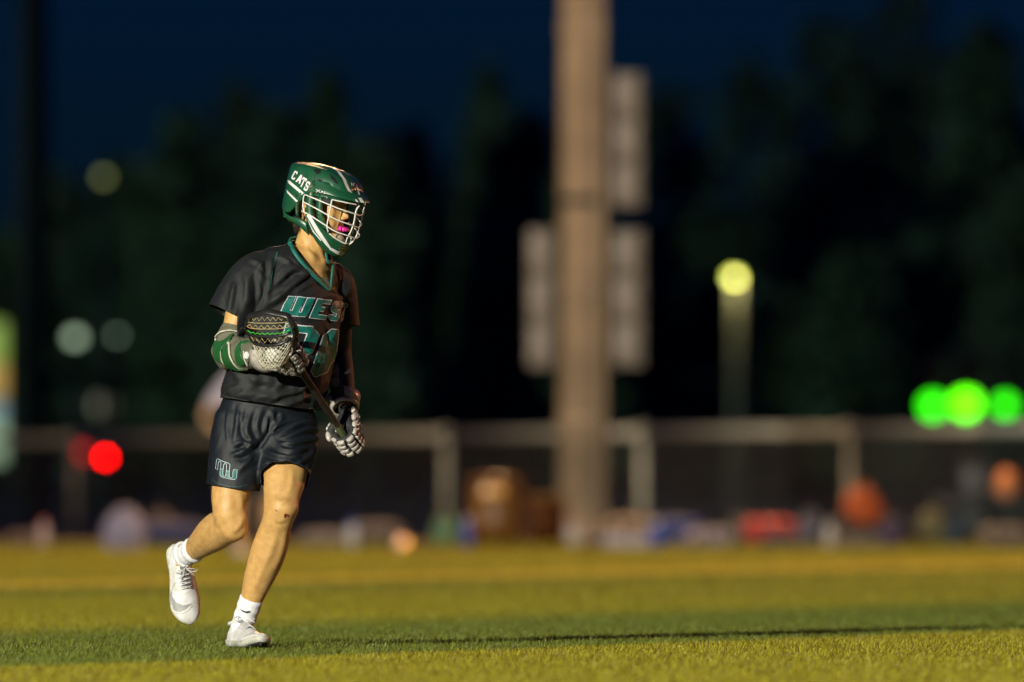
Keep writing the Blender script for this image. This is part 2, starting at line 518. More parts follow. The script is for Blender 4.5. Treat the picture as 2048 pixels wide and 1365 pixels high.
# column, skyline row, distance behind the runner, half spread in columns, label
TREES = [
 (150, 300, 205, 110, 'low dark tree just beside the utility pole'),
 (262, 262, 190, 95, 'dark tree with a rounded top, next after the low one by the utility pole'),
 (352, 165, 180, 110, 'dark tree whose crown slopes up from the blue sky gap'),
 (452, 100, 200, 85, 'dark tree with a blunt top above the helmet height, first of three tall ones'),
 (545, 150, 175, 105, 'dark tree filling the dip between two taller tops'),
 (655, 72, 190, 80, 'tall dark tree with a flat top straight above the runner'),
 (735, 215, 170, 95, 'lower dark tree under the sky notch above the helmet'),
 (815, 195, 210, 85, 'dark tree at the foot of the pointed one'),
 (897, 66, 195, 62, 'slim pointed dark tree, sharpest top of the row'),
 (968, 120, 185, 85, 'dark tree with a shoulder of leaves beside the pointed one'),
 (1060, 165, 200, 100, 'dark tree half behind the floodlight mast'),
 (1165, 260, 175, 110, 'dark tree straight behind the floodlight mast'),
 (1290, 430, 190, 90, 'low dark tree under the cabinets of the mast'),
 (1405, 520, 210, 90, 'low dark tree beside the yellow lamp'),
 (1530, 60, 215, 150, 'airy tall tree over the yellow lamp with sky showing through'),
 (1560, 560, 180, 90, 'low bushy tree behind the fence after the yellow lamp'),
 (1680, -60, 200, 150, 'tall thin-leaved tree rising out of the picture above the orange bag'),
 (1700, 470, 175, 110, 'dark bushy tree above the orange bag'),
 (1830, -120, 215, 160, 'tallest dark tree rising above the green signals'),
 (1880, 420, 178, 120, 'dark bushy tree directly behind the green signals'),
 (1990, -40, 190, 140, 'dark tree at the picture edge behind the last green signal'),
 (2060, 300, 175, 120, 'dark bushy tree cut by the picture edge'),
 (1375, 110, 225, 120, 'thin airy tree between the mast cabinets and the yellow lamp'),
 (40, 420, 180, 110, 'dark bushy tree below the utility pole, cut by the picture edge'),
]
for i, (px, py, Y, hw, lab) in enumerate(TREES):
    Y = Y + 90
    s = FPX / (CAM_D + Y)
    h = CAM_H + (HOR - py) / s
    tree(((px - 1024) / s, Y, 0), h, hw / s * 1.25, lab, 100 + i, 1.0 if i not in (14, 16, 18, 22) else 1.25,
         4200 if i < 14 else 2600, 0.06)

# the wood goes on beyond both ends of the row
def wood():
    r = np.random.default_rng(77); C = []
    for sx in (-1, 1):
        for k in range(16):
            x = sx * (17 + 4.6 * k + r.uniform(-1, 1)); y = 270 + r.uniform(-10, 45); h = r.uniform(8.5, 12.5); w = r.uniform(2.2, 3.4)
            q = r.normal(0, 1, (900, 3)); q /= np.linalg.norm(q, axis=1, keepdims=True); q *= r.uniform(.3, 1, (900, 1)) ** (1 / 3)
            z = q[:, 2] * .5 + .5
            C.append(np.stack([x + q[:, 0] * w * (1.2 - .6 * z), y + q[:, 1] * w * (1.2 - .6 * z), h * (.03 + .95 * z)], 1))
    C = np.vstack(C); n = len(C); s = r.uniform(.2, .5, (n, 1))
    A = r.normal(0, 1, (n, 3)); A /= np.linalg.norm(A, axis=1, keepdims=True); B = np.cross(A, r.normal(0, 1, (n, 3))); B /= np.linalg.norm(B, axis=1, keepdims=True)
    V = np.stack([C - A * s, C + B * s * .55, C + A * s, C - B * s * .55], 1).reshape(-1, 3)
    mk('woods', V, [(4 * i, 4 * i + 1, 4 * i + 2, 4 * i + 3) for i in range(n)], LEAVES[0], smooth=False, kind='stuff', label='dark wood carrying on past both ends of the tree row', category='wood')
wood()
# ---------------------------------------------------------------- mast in view with its ballast cabinets
def P_(px, Y): return (px - 1024) * (CAM_D + Y) / FPX
def Zr(py, Y): return CAM_H + (HOR - py) * (CAM_D + Y) / FPX
MY = 78.0
mx = P_(1168, MY)
mast = floodlight_mast((mx, MY, 0), 21.0, 0.27, (-2.0, 56.0, 0.0), 0.6e5, (1.0, 0.56, 0.26), 92.0, 1.0,
                       'tall floodlight mast with ballast cabinets bolted to it, in front of the fence', size=0.5)
for (x0, x1, y0, y1, k) in ((1226, 1286, 146, 416, 3), (1226, 1288, 460, 735, 3), (1056, 1112, 458, 738, 3)):
    zt, zb = Zr(y0, MY), Zr(y1, MY); xa, xb = P_(x0, MY), P_(x1, MY); h = (zt - zb) / k
    for i in range(k):
        mb = MB(); zc = zt - h * (i + .5)
        mb.box(((xa + xb) / 2, MY - .04, zc), (xb - xa, .30, h * .965), bev=.02)
        cab = mkb('ballast_cabinet', mb, M_CAB, mast)
        mb = MB(); mb.box(((xa + xb) / 2, MY - .205, zc), ((xb - xa) * .84, .03, h * .72), bev=.01)
        mb.box(((xa + xb) / 2 + (xb - xa) * .3, MY - .23, zc), (.03, .03, .1)); mkb('cabinet_door', mb, M_CAB, cab)
    mb = MB(); xi = xb if xa < mx else xa
    for zz in (zt - .15, zb + .15):
        mb = MB(); mb.box(((xi + mx) / 2, MY + .02, zz), (abs(xi - mx) + .05, .08, .08)); mkb('bracket', mb, M_DARKMETAL, mast)
for zz in (1.2, 2.6, 3.5, 5.3):
    mb = MB(); mb.tube([(mx, MY, zz), (mx, MY, zz + .09)], [.285 - zz * .004], 20); mkb('band', mb, M_DARKMETAL if zz == 3.5 else M_STEEL, mast)
mb = MB(); mb.tube([(mx + .20, MY - .26, .3), (mx + .18, MY - .24, 6.5)], [.035], 8); mkb('conduit', mb, M_STEEL, mast)

# ---------------------------------------------------------------- chain-link fence
M_FENCE = mat('fence pipe', (0.60, 0.58, 0.46), 0.55, 0.2, 0.1, 4)
M_WIRE = mat('fence wire', (0.20, 0.19, 0.17), 0.6, 0.3, 0.1, 4)
cols = [-220, 150, 521, 893, 1285, 1700, 2125]
fd = [163, 158, 151, 143.5, 136.5, 129.5, 123]
fpts = [np.array([(c - 1024) * d / FPX, d - CAM_D, 0.0]) for c, d in zip(cols, fd)]
d0_, d1_ = (fpts[1] - fpts[0]) , (fpts[-1] - fpts[-2])
fpts = [fpts[0] - d0_ * k for k in (4, 3, 2, 1)] + fpts + [fpts[-1] + d1_ * k for k in (1, 2, 3, 4)]
FH = 1.21
fence = empty('fence', fpts[0], 'waist-high grey chain-link fence running along the far side of the field', 'fence')
for p in fpts:
    mb = MB(); mb.tube([p, p + [0, 0, FH + .03]], [.055], 10); mb.ellipsoid(p + [0, 0, FH + .05], (.06, .06, .04), None, 6, 10); mkb('post', mb, M_FENCE, fence)
for p, q in zip(fpts[:-1], fpts[1:]):
    d = nrm(q - p); L = np.linalg.norm(q - p)
    mb = MB(); mb.tube([p + d * .056 + [0, 0, FH - .02], q - d * .056 + [0, 0, FH - .02]], [.062], 10); mkb('top_rail', mb, M_FENCE, fence)
    mb = MB(); n_ = int(L / .075)
    for s_ in (1, -1):
        for k in range(-16, n_ + 1):
            a0 = k * .075; t0 = max(0, -a0) / 1.16; t1 = min(1.16, L - a0) / 1.16
            if t1 <= t0: continue
            f = (lambda t: (a0 + 1.16 * t) if s_ > 0 else L - (a0 + 1.16 * t))
            A_, B_ = p + d * f(t0) + [0, 0, .02 + 1.12 * t0], p + d * f(t1) + [0, 0, .02 + 1.12 * t1]
            nn = np.array([-d[1], d[0], 0]) * .003; ww = np.array([0, 0, .0035])
            mb.add([A_ - ww + nn * s_, A_ + ww + nn * s_, B_ + ww + nn * s_, B_ - ww + nn * s_], [(0, 1, 2, 3)])
    mkb('chain_link_panel', mb, M_WIRE, fence, smooth=False, kind='stuff')

# ---------------------------------------------------------------- lamps and signals beyond the fence
def em(name, c, s): return mat(name, (0.5, 0.5, 0.5), 0.4, emit=c, estr=s)
def street_lamp(px, py, Y, col, strength, label, glob=.30, light=0.0, post=None):
    x, z = P_(px, Y), Zr(py, Y)
    root = empty('street_lamp', (x, Y, 0), label, 'lamp', 'lit lamps beyond the fence')
    mb = MB(); mb.tube([(x + .05, Y, 0), (x + .05, Y, z - glob * .9)], [.14, .10], 10)
    mkb('post', mb, M_STEEL if light else M_DARKMETAL, root)
    mb = MB(); mb.tube([(x, Y, z - glob * 1.0), (x, Y, z - glob * .75)], [.12, .16], 10); mkb('lamp_fitting', mb, M_DARKMETAL, root)
    mb = MB(); mb.tube([(x, Y, z + glob * .85), (x, Y, z + glob * 1.1)], [glob * .6, .04], 12)
    mkb('lamp_cap', mb, M_DARKMETAL, root)
    mb = MB(); mb.ellipsoid((x, Y, z), (glob, glob, glob)); mkb('lamp_globe', mb, em('globe ' + label[:18], col, strength), root)
    if post:
        mb = MB(); mb.ellipsoid((x + .06, Y - glob * .72, z - glob * .38), (glob * .45, glob * .35, glob * .28)); mkb('lamp_bulb', mb, em('lamp bulb', (1.0, .84, .12), 18.0), root)
    if light:
        ld = bpy.data.lights.new('lamp_light', 'POINT'); ld.energy = light; ld.color = (0.72, 0.80, 0.42); ld.shadow_soft_size = glob
        lo = bpy.data.objects.new('lamp_light', ld); COL.objects.link(lo); lo.parent = root; lo.location = (-.0, -glob - .35, z)
    return root
street_lamp(1468, 556, 235, (0.55, 0.62, 0.01), 7.0, 'bright yellow globe lamp on a pale post behind the fence', .13, 60, True)
street_lamp(150, 676, 245, (0.34, 0.46, 0.30), 2.4, 'larger pale green lamp showing between dark trees', .16, 0)
street_lamp(234, 672, 245, (0.25, 0.36, 0.24), 2.6, 'smaller dim green lamp beside the larger pale green one', .075, 0)
street_lamp(207, 355, 245, (0.30, 0.32, 0.08), 1.5, 'dim olive lamp high up among the dark trees', .12, 0)
street_lamp(206, 812, 250, (0.34, 0.26, 0.15), 0.5, 'dim beige lamp low down above the red signal', .26, 0)

def traffic_light(px, py, Y, which, col, strength, label, lens=.16, arm=0.0, ground=True):
    x, z = P_(px, Y), Zr(py, Y)
    root = empty('traffic_light', (x, Y, 0), label, 'traffic light', 'lit traffic signals beyond the fence')
    zc = z + {'r': -.48, 'g': .48}[which]
    mb = MB(); mb.box((x, Y + .12, zc), (.5, .22, 1.5), bev=.04); mkb('housing', mb, M_DARKMETAL, root)
    mb = MB(); mb.tube([(x, Y + .30, 0), (x, Y + .30, zc + .7)], [.07], 8); mb.tube([(x, Y + .30, zc), (x, Y + .2, zc)], [.04], 6); mkb('post', mb, M_DARKMETAL, root)
    for dz, nm in ((.48, 'r'), (0, 'y'), (-.48, 'g')):
        c = np.array((x, Y, zc + dz)); on = nm == which
        mb = MB(); mb.ellipsoid(c + [0, .0, 0], (lens, .03, lens), None, 8, 16)
        l_ = mkb('signal_lens', mb, em('signal ' + nm + ('%.1f' % strength), col, strength) if on else mat('dark lens ' + nm, {'r': (.08, .01, .01), 'y': (.08, .06, .01), 'g': (.01, .06, .02)}[nm], .3), root)
        mb = MB(); mb.tube([c + [0, .02, .0], c + [0, -.20, -.02]], [lens + .02], 14, cap=False); mkb('visor', mb, M_DARKMETAL, l_)
    return root
GRN = (0.07, 0.75, 0.0)
traffic_light(1866, 812, 225, 'g', (0.02, 0.60, 0.0), 6.0, 'green traffic signal at the near side of the brightest one', .24)
traffic_light(1932, 808, 215, 'g', (0.09, 0.85, 0.0), 7.0, 'brightest green traffic signal, the middle of three', .27)
traffic_light(2010, 811, 230, 'g', (0.02, 0.50, 0.0), 6.0, 'green traffic signal nearest the picture edge', .20)
traffic_light(211, 915, 200, 'r', (1.0, 0.0, 0.0), 34.0, 'bright red traffic signal beside the fence post', .07)
traffic_light(162, 905, 230, 'r', (0.75, 0.0, 0.0), 2.0, 'red signal mostly hidden behind the fence post', .15)

# illuminated sign at the picture edge, dark utility pole
YS = 210.0
sg = empty('pylon_sign', (P_(-12, YS), YS, 0), 'lit roadside sign with green, amber and pale panels, cut by the picture edge', 'sign')
for (y0, y1, c, s_) in ((645, 725, (.22, .33, .0), 1.0), (727, 795, (.50, .26, .0), .9), (800, 838, (.16, .25, .30), .8), (842, 925, (.30, .42, .24), 1.0)):
    z1, z0 = Zr(y0, YS), Zr(y1, YS)
    mb = MB(); mb.box((P_(-14, YS), YS, (z0 + z1) / 2), (.52, .25, z1 - z0), bev=.01); mkb('sign_panel', mb, em('sign %d' % y0, c, s_), sg)
mb = MB()
for px in (-40, 8): mb.box((P_(px, YS) - .03, YS + .2, Zr(640, YS) / 2), (.10, .10, Zr(640, YS)))
mkb('sign_post', mb, M_DARKMETAL, sg)
YU = 170.0; M_TAR = mat('creosoted wood', (0.006, 0.006, 0.007), .9, 0, .2, 6)
up0 = np.array([P_(66, YU), YU, 0])
pole = empty('utility_pole', up0, 'dark wooden utility pole rising out of the picture at its edge', 'pole')
mb = MB(); mb.tube([up0, up0 + [0, 0, 12]], [.34, .26], 14); mkb('shaft', mb, M_TAR, pole)
mb = MB(); mb.box(up0 + [0, -.3, 11.2], (2.6, .14, .16)); mkb('crossarm', mb, M_TAR, pole)

# ---------------------------------------------------------------- people by the fence
def standing_person(base, h, label, shirt, shorts_, skin, yaw, arms_out=.0, longtrousers=False):
    base = np.asarray(base, float); k = h / 1.78
    l = np.array([math.cos(yaw), math.sin(yaw), 0]); f = np.array([math.sin(yaw), -math.cos(yaw), 0]); u = np.array([0, 0, 1.])
    def q(a, b, c): return base + (l * a + f * b + u * c) * k
    b_ = MB()
    limb(b_, [tuple(q(0, 0, .86)) + (.155 * k, .11 * k), tuple(q(0, 0, 1.05)) + (.14 * k, .10 * k), tuple(q(0, .0, 1.28)) + (.17 * k, .115 * k), tuple(q(0, 0, 1.43)) + (.14 * k, .09 * k), tuple(q(0, .0, 1.52)) + (.06 * k, .06 * k)], l, 18, 20)
    b_.tube([q(0, 0, 1.45), q(0, .01, 1.62)], [.058 * k], 12); b_.ellipsoid(q(0, .02, 1.66), (.075 * k, .095 * k, .12 * k), (l, f, u))
    b_.ellipsoid(q(0, .115, 1.64), (.014 * k, .02 * k, .024 * k), (l, f, u))
    sh_ = MB(); tr = MB()
    limb(sh_, [tuple(q(0, 0, .88)) + (.19 * k, .14 * k), tuple(q(0, 0, 1.1)) + (.185 * k, .135 * k), tuple(q(0, 0, 1.3)) + (.20 * k, .14 * k), tuple(q(0, 0, 1.45)) + (.165 * k, .11 * k), tuple(q(0, 0, 1.52)) + (.08 * k, .075 * k)], l, 18, 24)
    limb(tr, [tuple(q(0, 0, .96)) + (.17 * k, .125 * k), tuple(q(0, 0, .82)) + (.18 * k, .135 * k)], l, 8, 22)
    for s_ in (-1, 1):
        leg = [tuple(q(.10 * s_, 0, .88)) + (.085 * k, .09 * k), tuple(q(.11 * s_, .01, .50)) + (.058 * k, .06 * k), tuple(q(.115 * s_, -.03, .33)) + (.055 * k, .06 * k), tuple(q(.12 * s_, -.02, .09)) + (.036 * k, .04 * k)]
        limb(b_, leg, l, 20, 18)
        b_.tube([q(.12 * s_, -.02, .09), q(.125 * s_, .05, .045), q(.14 * s_, .15, .035)], [.042 * k, .045 * k, .03 * k], 12, smooth_path=8)
        sh0 = q(.18 * s_, 0, 1.42); el = q((.24 + arms_out) * s_, -.05, 1.14); wr = q((.24 + arms_out * .2) * s_, .12, .95)
        b_.tube([sh0, el, wr], [.052 * k, .04 * k, .028 * k], 12, smooth_path=14)
        hand = wr + nrm(wr - el) * .05 * k
        b_.ellipsoid(hand, (.022 * k, .05 * k, .042 * k), (l, nrm(wr - el), np.cross(l, nrm(wr - el))))
        for fi in range(4):
            s0 = hand + nrm(wr - el) * .04 * k + f * (.024 - .016 * fi) * k
            b_.tube([s0, s0 + nrm(wr - el) * .035 * k - l * s_ * .008 * k, s0 + nrm(wr - el) * .055 * k - l * s_ * .02 * k], [.009 * k, .008 * k, .006 * k], 6)
        b_.tube([hand + f * .03 * k, hand + f * .05 * k + nrm(wr - el) * .03 * k], [.01 * k, .008 * k], 6)
        sh_.tube([q(.12 * s_, 0, 1.43), sh0, along(sh0, el, .75)], [.085 * k, .085 * k, .075 * k], 14, smooth_path=8)
        limb(tr, [tuple(q(.09 * s_, 0, .86)) + (.115 * k, .12 * k), tuple(q(.11 * s_, 0, .52 if not longtrousers else .10)) + ((.10 if not longtrousers else .065) * k, .10 * k)], l, 10, 20)
    v1, f1 = voxel_union(b_, .014, 4)
    root = mk('person', v1, f1, skin, None, base, **tagp(label, 'person'))
    v2, f2 = voxel_union(sh_, .018, 4); mk('shirt', v2, f2, shirt, root)
    v3, f3 = voxel_union(tr, .018, 4); mk('trousers' if longtrousers else 'shorts', v3, f3, shorts_, root)
    mb = MB(); mb.ellipsoid(q(0, -.012, 1.695), (.084 * k, .10 * k, .10 * k), (l, f, u)); mkb('hair', mb, M_BROWNHAIR, root)
    for s_ in (-1, 1):
        mb = MB(); mb.ellipsoid(q(.132 * s_, .07, .04), (.05 * k, .14 * k, .045 * k), (l, f, u)); mb.box(q(.132 * s_, .07, .012), (.095 * k, .28 * k, .024 * k), (l, f, u), bev=.01); mkb('shoe', mb, M_PALE, root)
    return root
M_BROWNHAIR = mat('dark hair', (0.03, 0.02, 0.012), 0.6)
M_PALE = mat('pale lavender fabric', (0.50, 0.44, 0.52), 0.7, 0, .08, 20)
M_SKIN2 = mat('tanned skin', (0.40, 0.24, 0.13), 0.5, 0, .05, 20)
YP = 52.0
standing_person((P_(508, YP), YP, 0), 1.80, 'person in a pale shirt and shorts standing behind the runner', M_PALE, mat('dark shorts', (.03, .03, .035), .7), M_SKIN2, R(10), .16)

# ---------------------------------------------------------------- gear along the side line
def cloth(n, c): return mat('bag cloth ' + n, tuple(np.array(c) * .45), .75, 0, .10, 12, .2, 60)
def duffel(px, py, w, h, Y, name, c, label, c2=(.02, .02, .022), yaw=0.0):
    """bag lying on the ground: w, h in columns and rows; py is its top row"""
    s = FPX / (CAM_D + Y); W, Hh = w / s, h / s; x = P_(px, Y)
    root = empty('duffel_bag', (x, Y, 0), label, 'bag', 'bags along the side line')
    ax = np.array([math.cos(yaw), math.sin(yaw), 0]); b = np.array([x, Y, Hh * .5])
    mb = MB(); rows = [tuple(b + ax * W * t) + (Hh * .5 * r, Hh * .5 * r) for t, r in ((-.5, .80), (-.44, .96), (-.2, 1.0), (.05, .96), (.25, 1.0), (.44, .95), (.5, .78))]
    limb(mb, rows, (0, 0, 1), 20, 20); v, f_ = mb.verts(), mb.F
    v[:, 2] = np.maximum(v[:, 2], .0) ; v = v + (vnormals(v, f_) * (fbm(v, 6, px * .01, 2) * .03 * Hh)[:, None]); v[:, 2] = np.maximum(v[:, 2], .0)
    mk('bag_body', v, f_, cloth(name, c), root)
    for t in (-.22, .22):
        mb = MB(); a_ = np.linspace(-.2, math.pi + .2, 16)
        mb.tube([b + ax * W * t + np.array([-ax[1], ax[0], 0]) * math.cos(q) * Hh * .53 + np.array([0, 0, 1]) * math.sin(q) * Hh * .53 for q in a_], [.018], 6); mkb('strap', mb, cloth(name + 's', c2), root)
    mb = MB(); mb.tube([b + ax * W * t + [0, 0, Hh * .5] for t in (-.4, 0, .4)], [.012], 6); mkb('zip', mb, M_DARKMETAL, root)
    return root
def backpack(px, py, w, h, Y, name, c, label, lean=.2, c2=(.02, .02, .022)):
    s = FPX / (CAM_D + Y); W, Hh = w / s, h / s; x = P_(px, Y)
    root = empty('backpack', (x, Y, 0), label, 'bag', 'bags along the side line')
    mb = MB(); rows = [(x + lean * Hh * t * .2, Y + .05 * t, Hh * t, W * .5 * r, W * .34 * r) for t, r in ((.02, .92), (.15, 1.0), (.5, 1.0), (.8, .9), (.94, .6))]
    limb(mb, rows, (1, 0, 0), 16, 20, power=2.8); mkb('bag_body', mb, cloth(name, c), root)
    mb = MB(); mb.ellipsoid((x, Y - W * .33, Hh * .3), (W * .36, W * .12, Hh * .24)); mkb('pocket', mb, cloth(name + 'p', np.array(c) * .8), root)
    mb = MB(); mb.tube([(x - .05, Y, Hh * .95), (x, Y, Hh * 1.04), (x + .05, Y, Hh * .95)], [.015], 6, smooth_path=8); mkb('handle', mb, cloth(name + 's', c2), root)
    return root
def barrel(px, w, py, Y, col, label, lid=None, tilt=0):
    s = FPX / (CAM_D + Y); r = w / s / 2; x = P_(px, Y); h = Zr(py, Y)
    root = empty('trash_barrel', (x, Y, 0), label, 'barrel', 'brown barrels by the mast')
    m_ = mat('barrel %d' % px, col, .45, 0, .12, 8)
    mb = MB(); mb.tube([(x, Y, 0), (x, Y, h * .3), (x, Y, h * .33), (x, Y, h * .36), (x, Y, h * .66), (x, Y, h * .69), (x, Y, h * .72), (x, Y, h * .93)], [r * .92, r * .97, r * 1.01, r * .97, r * .98, r * 1.02, r * .98, r], 24); mkb('drum', mb, m_, root)
    if lid is not None:
        mb = MB(); mb.tube([(x, Y, h * .93), (x, Y, h * .97), (x, Y, h * 1.0)], [r * 1.06, r * 1.06, r * .5], 24); mkb('lid', mb, mat('lid %d' % px, lid, .3, 0, .05, 8), root)
        mb = MB(); mb.box((x - r * .1, Y - r * 1.0, h * .78), (r * .9, .04, h * .16), bev=.015); mkb('highlight', mb, mat('flap %d' % px, (.62, .34, .10), .25, 0, .05, 8), root)  # orange highlight put in as a small block of bright colour
    return root
YB = 66.0
barrel(992, 112, 952, 68, (.15, .066, .014), 'brown barrel with a domed lid and painted orange flap beside the mast', (.14, .065, .02))
barrel(1092, 76, 985, 70, (.14, .066, .010), 'shorter open brown barrel right at the foot of the mast')
duffel(52, 1060, 60, 28, 64, 'a', (.30, .17, .14), 'dusty pink bag lying farthest along the line under the pylon sign')
backpack(248, 1028, 86, 72, 60, 'b', (.6, .52, .72), 'pale lavender backpack standing on the turf near the runner’s raised shoe'.replace('’', ''))
duffel(345, 1040, 110, 46, 67, 'c', (.02, .04, .22), 'navy blue bag just above the runner raised heel', (.01, .02, .08))
backpack(318, 1000, 52, 62, 69, 'd', (.20, .14, .11), 'brown backpack behind the navy bag')
duffel(655, 1055, 90, 28, 66, 'e', (.42, .36, .33), 'beige bag lying beside the runner planted leg')
duffel(750, 1035, 96, 40, 69, 'f', (.20, .165, .15), 'grey brown bag behind the bright orange ball')
backpack(890, 1028, 52, 52, 67, 'g', (.20, .42, .22), 'pale green cooler bag next to the lidded barrel')
duffel(1258, 1002, 92, 54, 69, 'h', (.46, .34, .24), 'large tan bag humped at the foot of the mast')
duffel(1232, 1066, 120, 28, 62, 'i', (1.0, .9, 1.0), 'white bag lying in front of the large tan one')
duffel(1352, 1022, 84, 52, 68, 'j', (.02, .08, .45), 'bright blue bag next to the large tan one')
duffel(1420, 1048, 80, 36, 64, 'k', (.8, .7, .8), 'pale mauve bag lying before the blue one', yaw=.4)
duffel(1382, 1078, 60, 20, 62, 'k2', (.48, .38, .32), 'small beige pouch on the turf before the pale mauve bag')
backpack(1478, 1022, 44, 62, 67, 'l', (.26, .20, .15), 'brown grey backpack standing beside the red bag')
duffel(1538, 1016, 84, 54, 67, 'm', (.95, .06, .06), 'red bag among the dark ones')
backpack(1618, 1022, 54, 62, 66, 'n', (.22, .20, .26), 'grey backpack with blue base beside the red bag')
duffel(1560, 1065, 70, 26, 64, 'o', (.10, .09, .16), 'dark violet pouch lying below the red bag')
duffel(1730, 1020, 130, 56, 68, 'p', (.022, .020, .024), 'black bag under the orange one')
backpack(1780, 1035, 50, 48, 65, 'q', (.13, .08, .19), 'purple backpack between the black bag and the olive one')
backpack(1862, 1018, 66, 64, 66, 'r', (.22, .20, .08), 'olive yellow backpack beside the dark bench')
backpack(1905, 1022, 44, 60, 66, 's', (.05, .09, .15), 'slate blue backpack against the dark bench')
duffel(1710, 1070, 90, 26, 62, 't', (.34, .27, .20), 'flat tan bag on the edge of the turf under the purple backpack')
duffel(2010, 1058, 84, 44, 62, 'u', (.36, .27, .20), 'tan bag on the turf in the corner under the bench')
def water_bottle(px, Y, h, c, cap, label):
    x = P_(px, Y); root = empty('water_bottle', (x, Y, 0), label, 'bottle', 'water bottles along the side line')
    mb = MB(); mb.tube([(x, Y, 0), (x, Y, h * .62), (x, Y, h * .74), (x, Y, h * .82)], [.045, .045, .04, .024], 14); mkb('bottle_body', mb, mat('bottle ' + label[:12], c, .3, 0, .05, 20), root)
    mb = MB(); mb.tube([(x, Y, h * .82), (x, Y, h * .92), (x, Y, h)], [.028, .028, .012], 12); mkb('cap', mb, mat('cap ' + label[:12], cap, .3), root)
for a_ in ((88, 63, .26, (.55, .4, .38), (.4, .05, .05), 'pink bottle next to the dusty pink bag'), (705, 62, .26, (.6, .6, .62), (.05, .1, .5), 'white bottle with a blue cap before the beige bag'),
           (935, 63, .28, (.08, .12, .5), (.7, .7, .7), 'blue bottle in front of the lidded barrel'), (1145, 64, .26, (.5, .5, .5), (.6, .1, .05), 'grey bottle with a red cap at the foot of the mast'),
           (1312, 62, .25, (.05, .10, .5), (.8, .8, .8), 'blue bottle between the white bag and the blue one'), (1660, 62, .27, (.6, .55, .5), (.05, .05, .05), 'cream bottle beside the grey backpack')):
    water_bottle(*a_)
# orange bag on top of the black one
def pile(px, py, w, h, Y, z0, name, c, label):
    s = FPX / (CAM_D + Y); x = P_(px, Y)
    mb = MB(); rows = [(x + dx * w / s, Y, z0 + t * h / s, w / s * .5 * r, w / s * .34 * r) for t, r, dx in ((.03, .95, 0), (.25, 1.0, 0), (.55, .82, -.02), (.8, .52, -.04), (.96, .25, -.02))]
    limb(mb, rows, (1, 0, 0), 18, 22); v, f_ = mb.verts(), mb.F
    v = v + vnormals(v, f_) * (fbm(v, 7, 3.3, 3) * .05)[:, None]
    root = mk('sack', v, f_, cloth(name, c), None, (x, Y, z0), **tagp(label, 'bag'))
    mb = MB(); mb.tube([(x - .06, Y, z0 + h / s * .92), (x, Y, z0 + h / s * 1.05), (x + .06, Y, z0 + h / s * .92)], [.02], 6, smooth_path=8); mkb('drawstring', mb, M_DARKMETAL, root)
pile(1728, 952, 78, 68, 68, .23, 'orange', (.80, .14, .012), 'orange sack heaped on the black bag by the fence post')
# bench with a dark box and an orange helmet on it
YN = 70.0; sN_ = FPX / (CAM_D + YN)
bx0, bx1 = P_(1862, YN), P_(2080, YN); bz = Zr(1000, YN)
bench = empty('team_bench', ((bx0 + bx1) / 2, YN, 0), 'dark team bench with grey front at the picture edge', 'bench')
M_BENCH = mat('dark bench', (.035, .045, .042), .6, 0, .1, 8)
for k in range(3):
    mb = MB(); mb.box(((bx0 + bx1) / 2, YN - .14 + .14 * k, bz - .02), (bx1 - bx0, .125, .04), bev=.006); mkb('slat', mb, M_BENCH, bench)
for xx in (bx0 + .12, bx1 - .12, (bx0 + bx1) / 2):
    mb = MB(); mb.box((xx, YN + .0, (bz - .04) / 2), (.06, .36, bz - .04)); mkb('leg', mb, M_DARKMETAL, bench)
mb = MB(); mb.box(((bx0 + bx1) / 2, YN + .10, bz * .5), (bx1 - bx0 - .16, .03, bz * .6)); mkb('front_panel', mb, M_BENCH, bench)
cx = P_(1958, YN); 
cr = empty('equipment_case', (cx, YN, bz), 'black equipment case standing on the bench', 'case')
mb = MB(); mb.box((cx, YN, bz + .17), (.36, .30, .32), bev=.02); mkb('case_body', mb, mat('black case', (.012, .011, .011), .5), cr)
mb = MB(); mb.box((cx, YN, bz + .345), (.37, .31, .025), bev=.008); mkb('case_lid', mb, M_DARKMETAL, cr)
hx_ = P_(2012, YN - .1); M_OHELM = mat('orange helmet shell', (.75, .25, .07), .18, 0, .05, 8, coat=.8)
hb = empty('spare_helmet', (hx_, YN - .1, bz), 'shiny orange helmet resting on the bench beside the case', 'helmet')
mb = MB(); mb.ellipsoid((hx_, YN - .1, bz + .15), (.125, .15, .15)); mkb('shell', mb, M_OHELM, hb)
mb = MB(); 
for zz in (.05, .09, .13): mb.tube([(hx_ - .11, YN - .16, bz + zz), (hx_, YN - .29, bz + zz - .01), (hx_ + .11, YN - .16, bz + zz)], [.008], 6, smooth_path=12)
mkb('cage', mb, M_STEEL, hb)
# bright ball on the turf
YO = 55.0
o_ = np.array([P_(802, YO), YO, .072])
root = empty('ball', (o_[0], YO, 0), 'small shiny orange ball lying alone on the far turf', 'ball')
mb = MB(); mb.ellipsoid(o_, (.072, .072, .072), None, 18, 26); mkb('ball_skin', mb, mat('orange ball', (1.0, .62, .42), .25, .5, .04, 20, coat=1.0), root)
mb = MB(); mb.ellipsoid(o_ + [0, -.070, .01], (.006, .004, .006), None, 6, 10); mkb('valve', mb, M_DARKMETAL, root)
# ================================================================ the runner
M_SKIN = mat('skin', (0.47, 0.262, 0.088), 0.50, 0, 0.0, 34, 0.12, 300, spec=0.4, sss=0.10, col2=(0.58, 0.358, 0.122))
M_EYEW = mat('eye white', (0.7, 0.68, 0.64), 0.2)
M_EYED = mat('iris', (0.03, 0.022, 0.015), 0.15)
M_LIP = mat('lips', (0.38, 0.16, 0.12), 0.4)
M_SCAB = mat('graze', (0.16, 0.02, 0.015), 0.5)
M_BROW = mat('brown hair', (0.035, 0.022, 0.013), 0.6, 0, 0.3, 200)

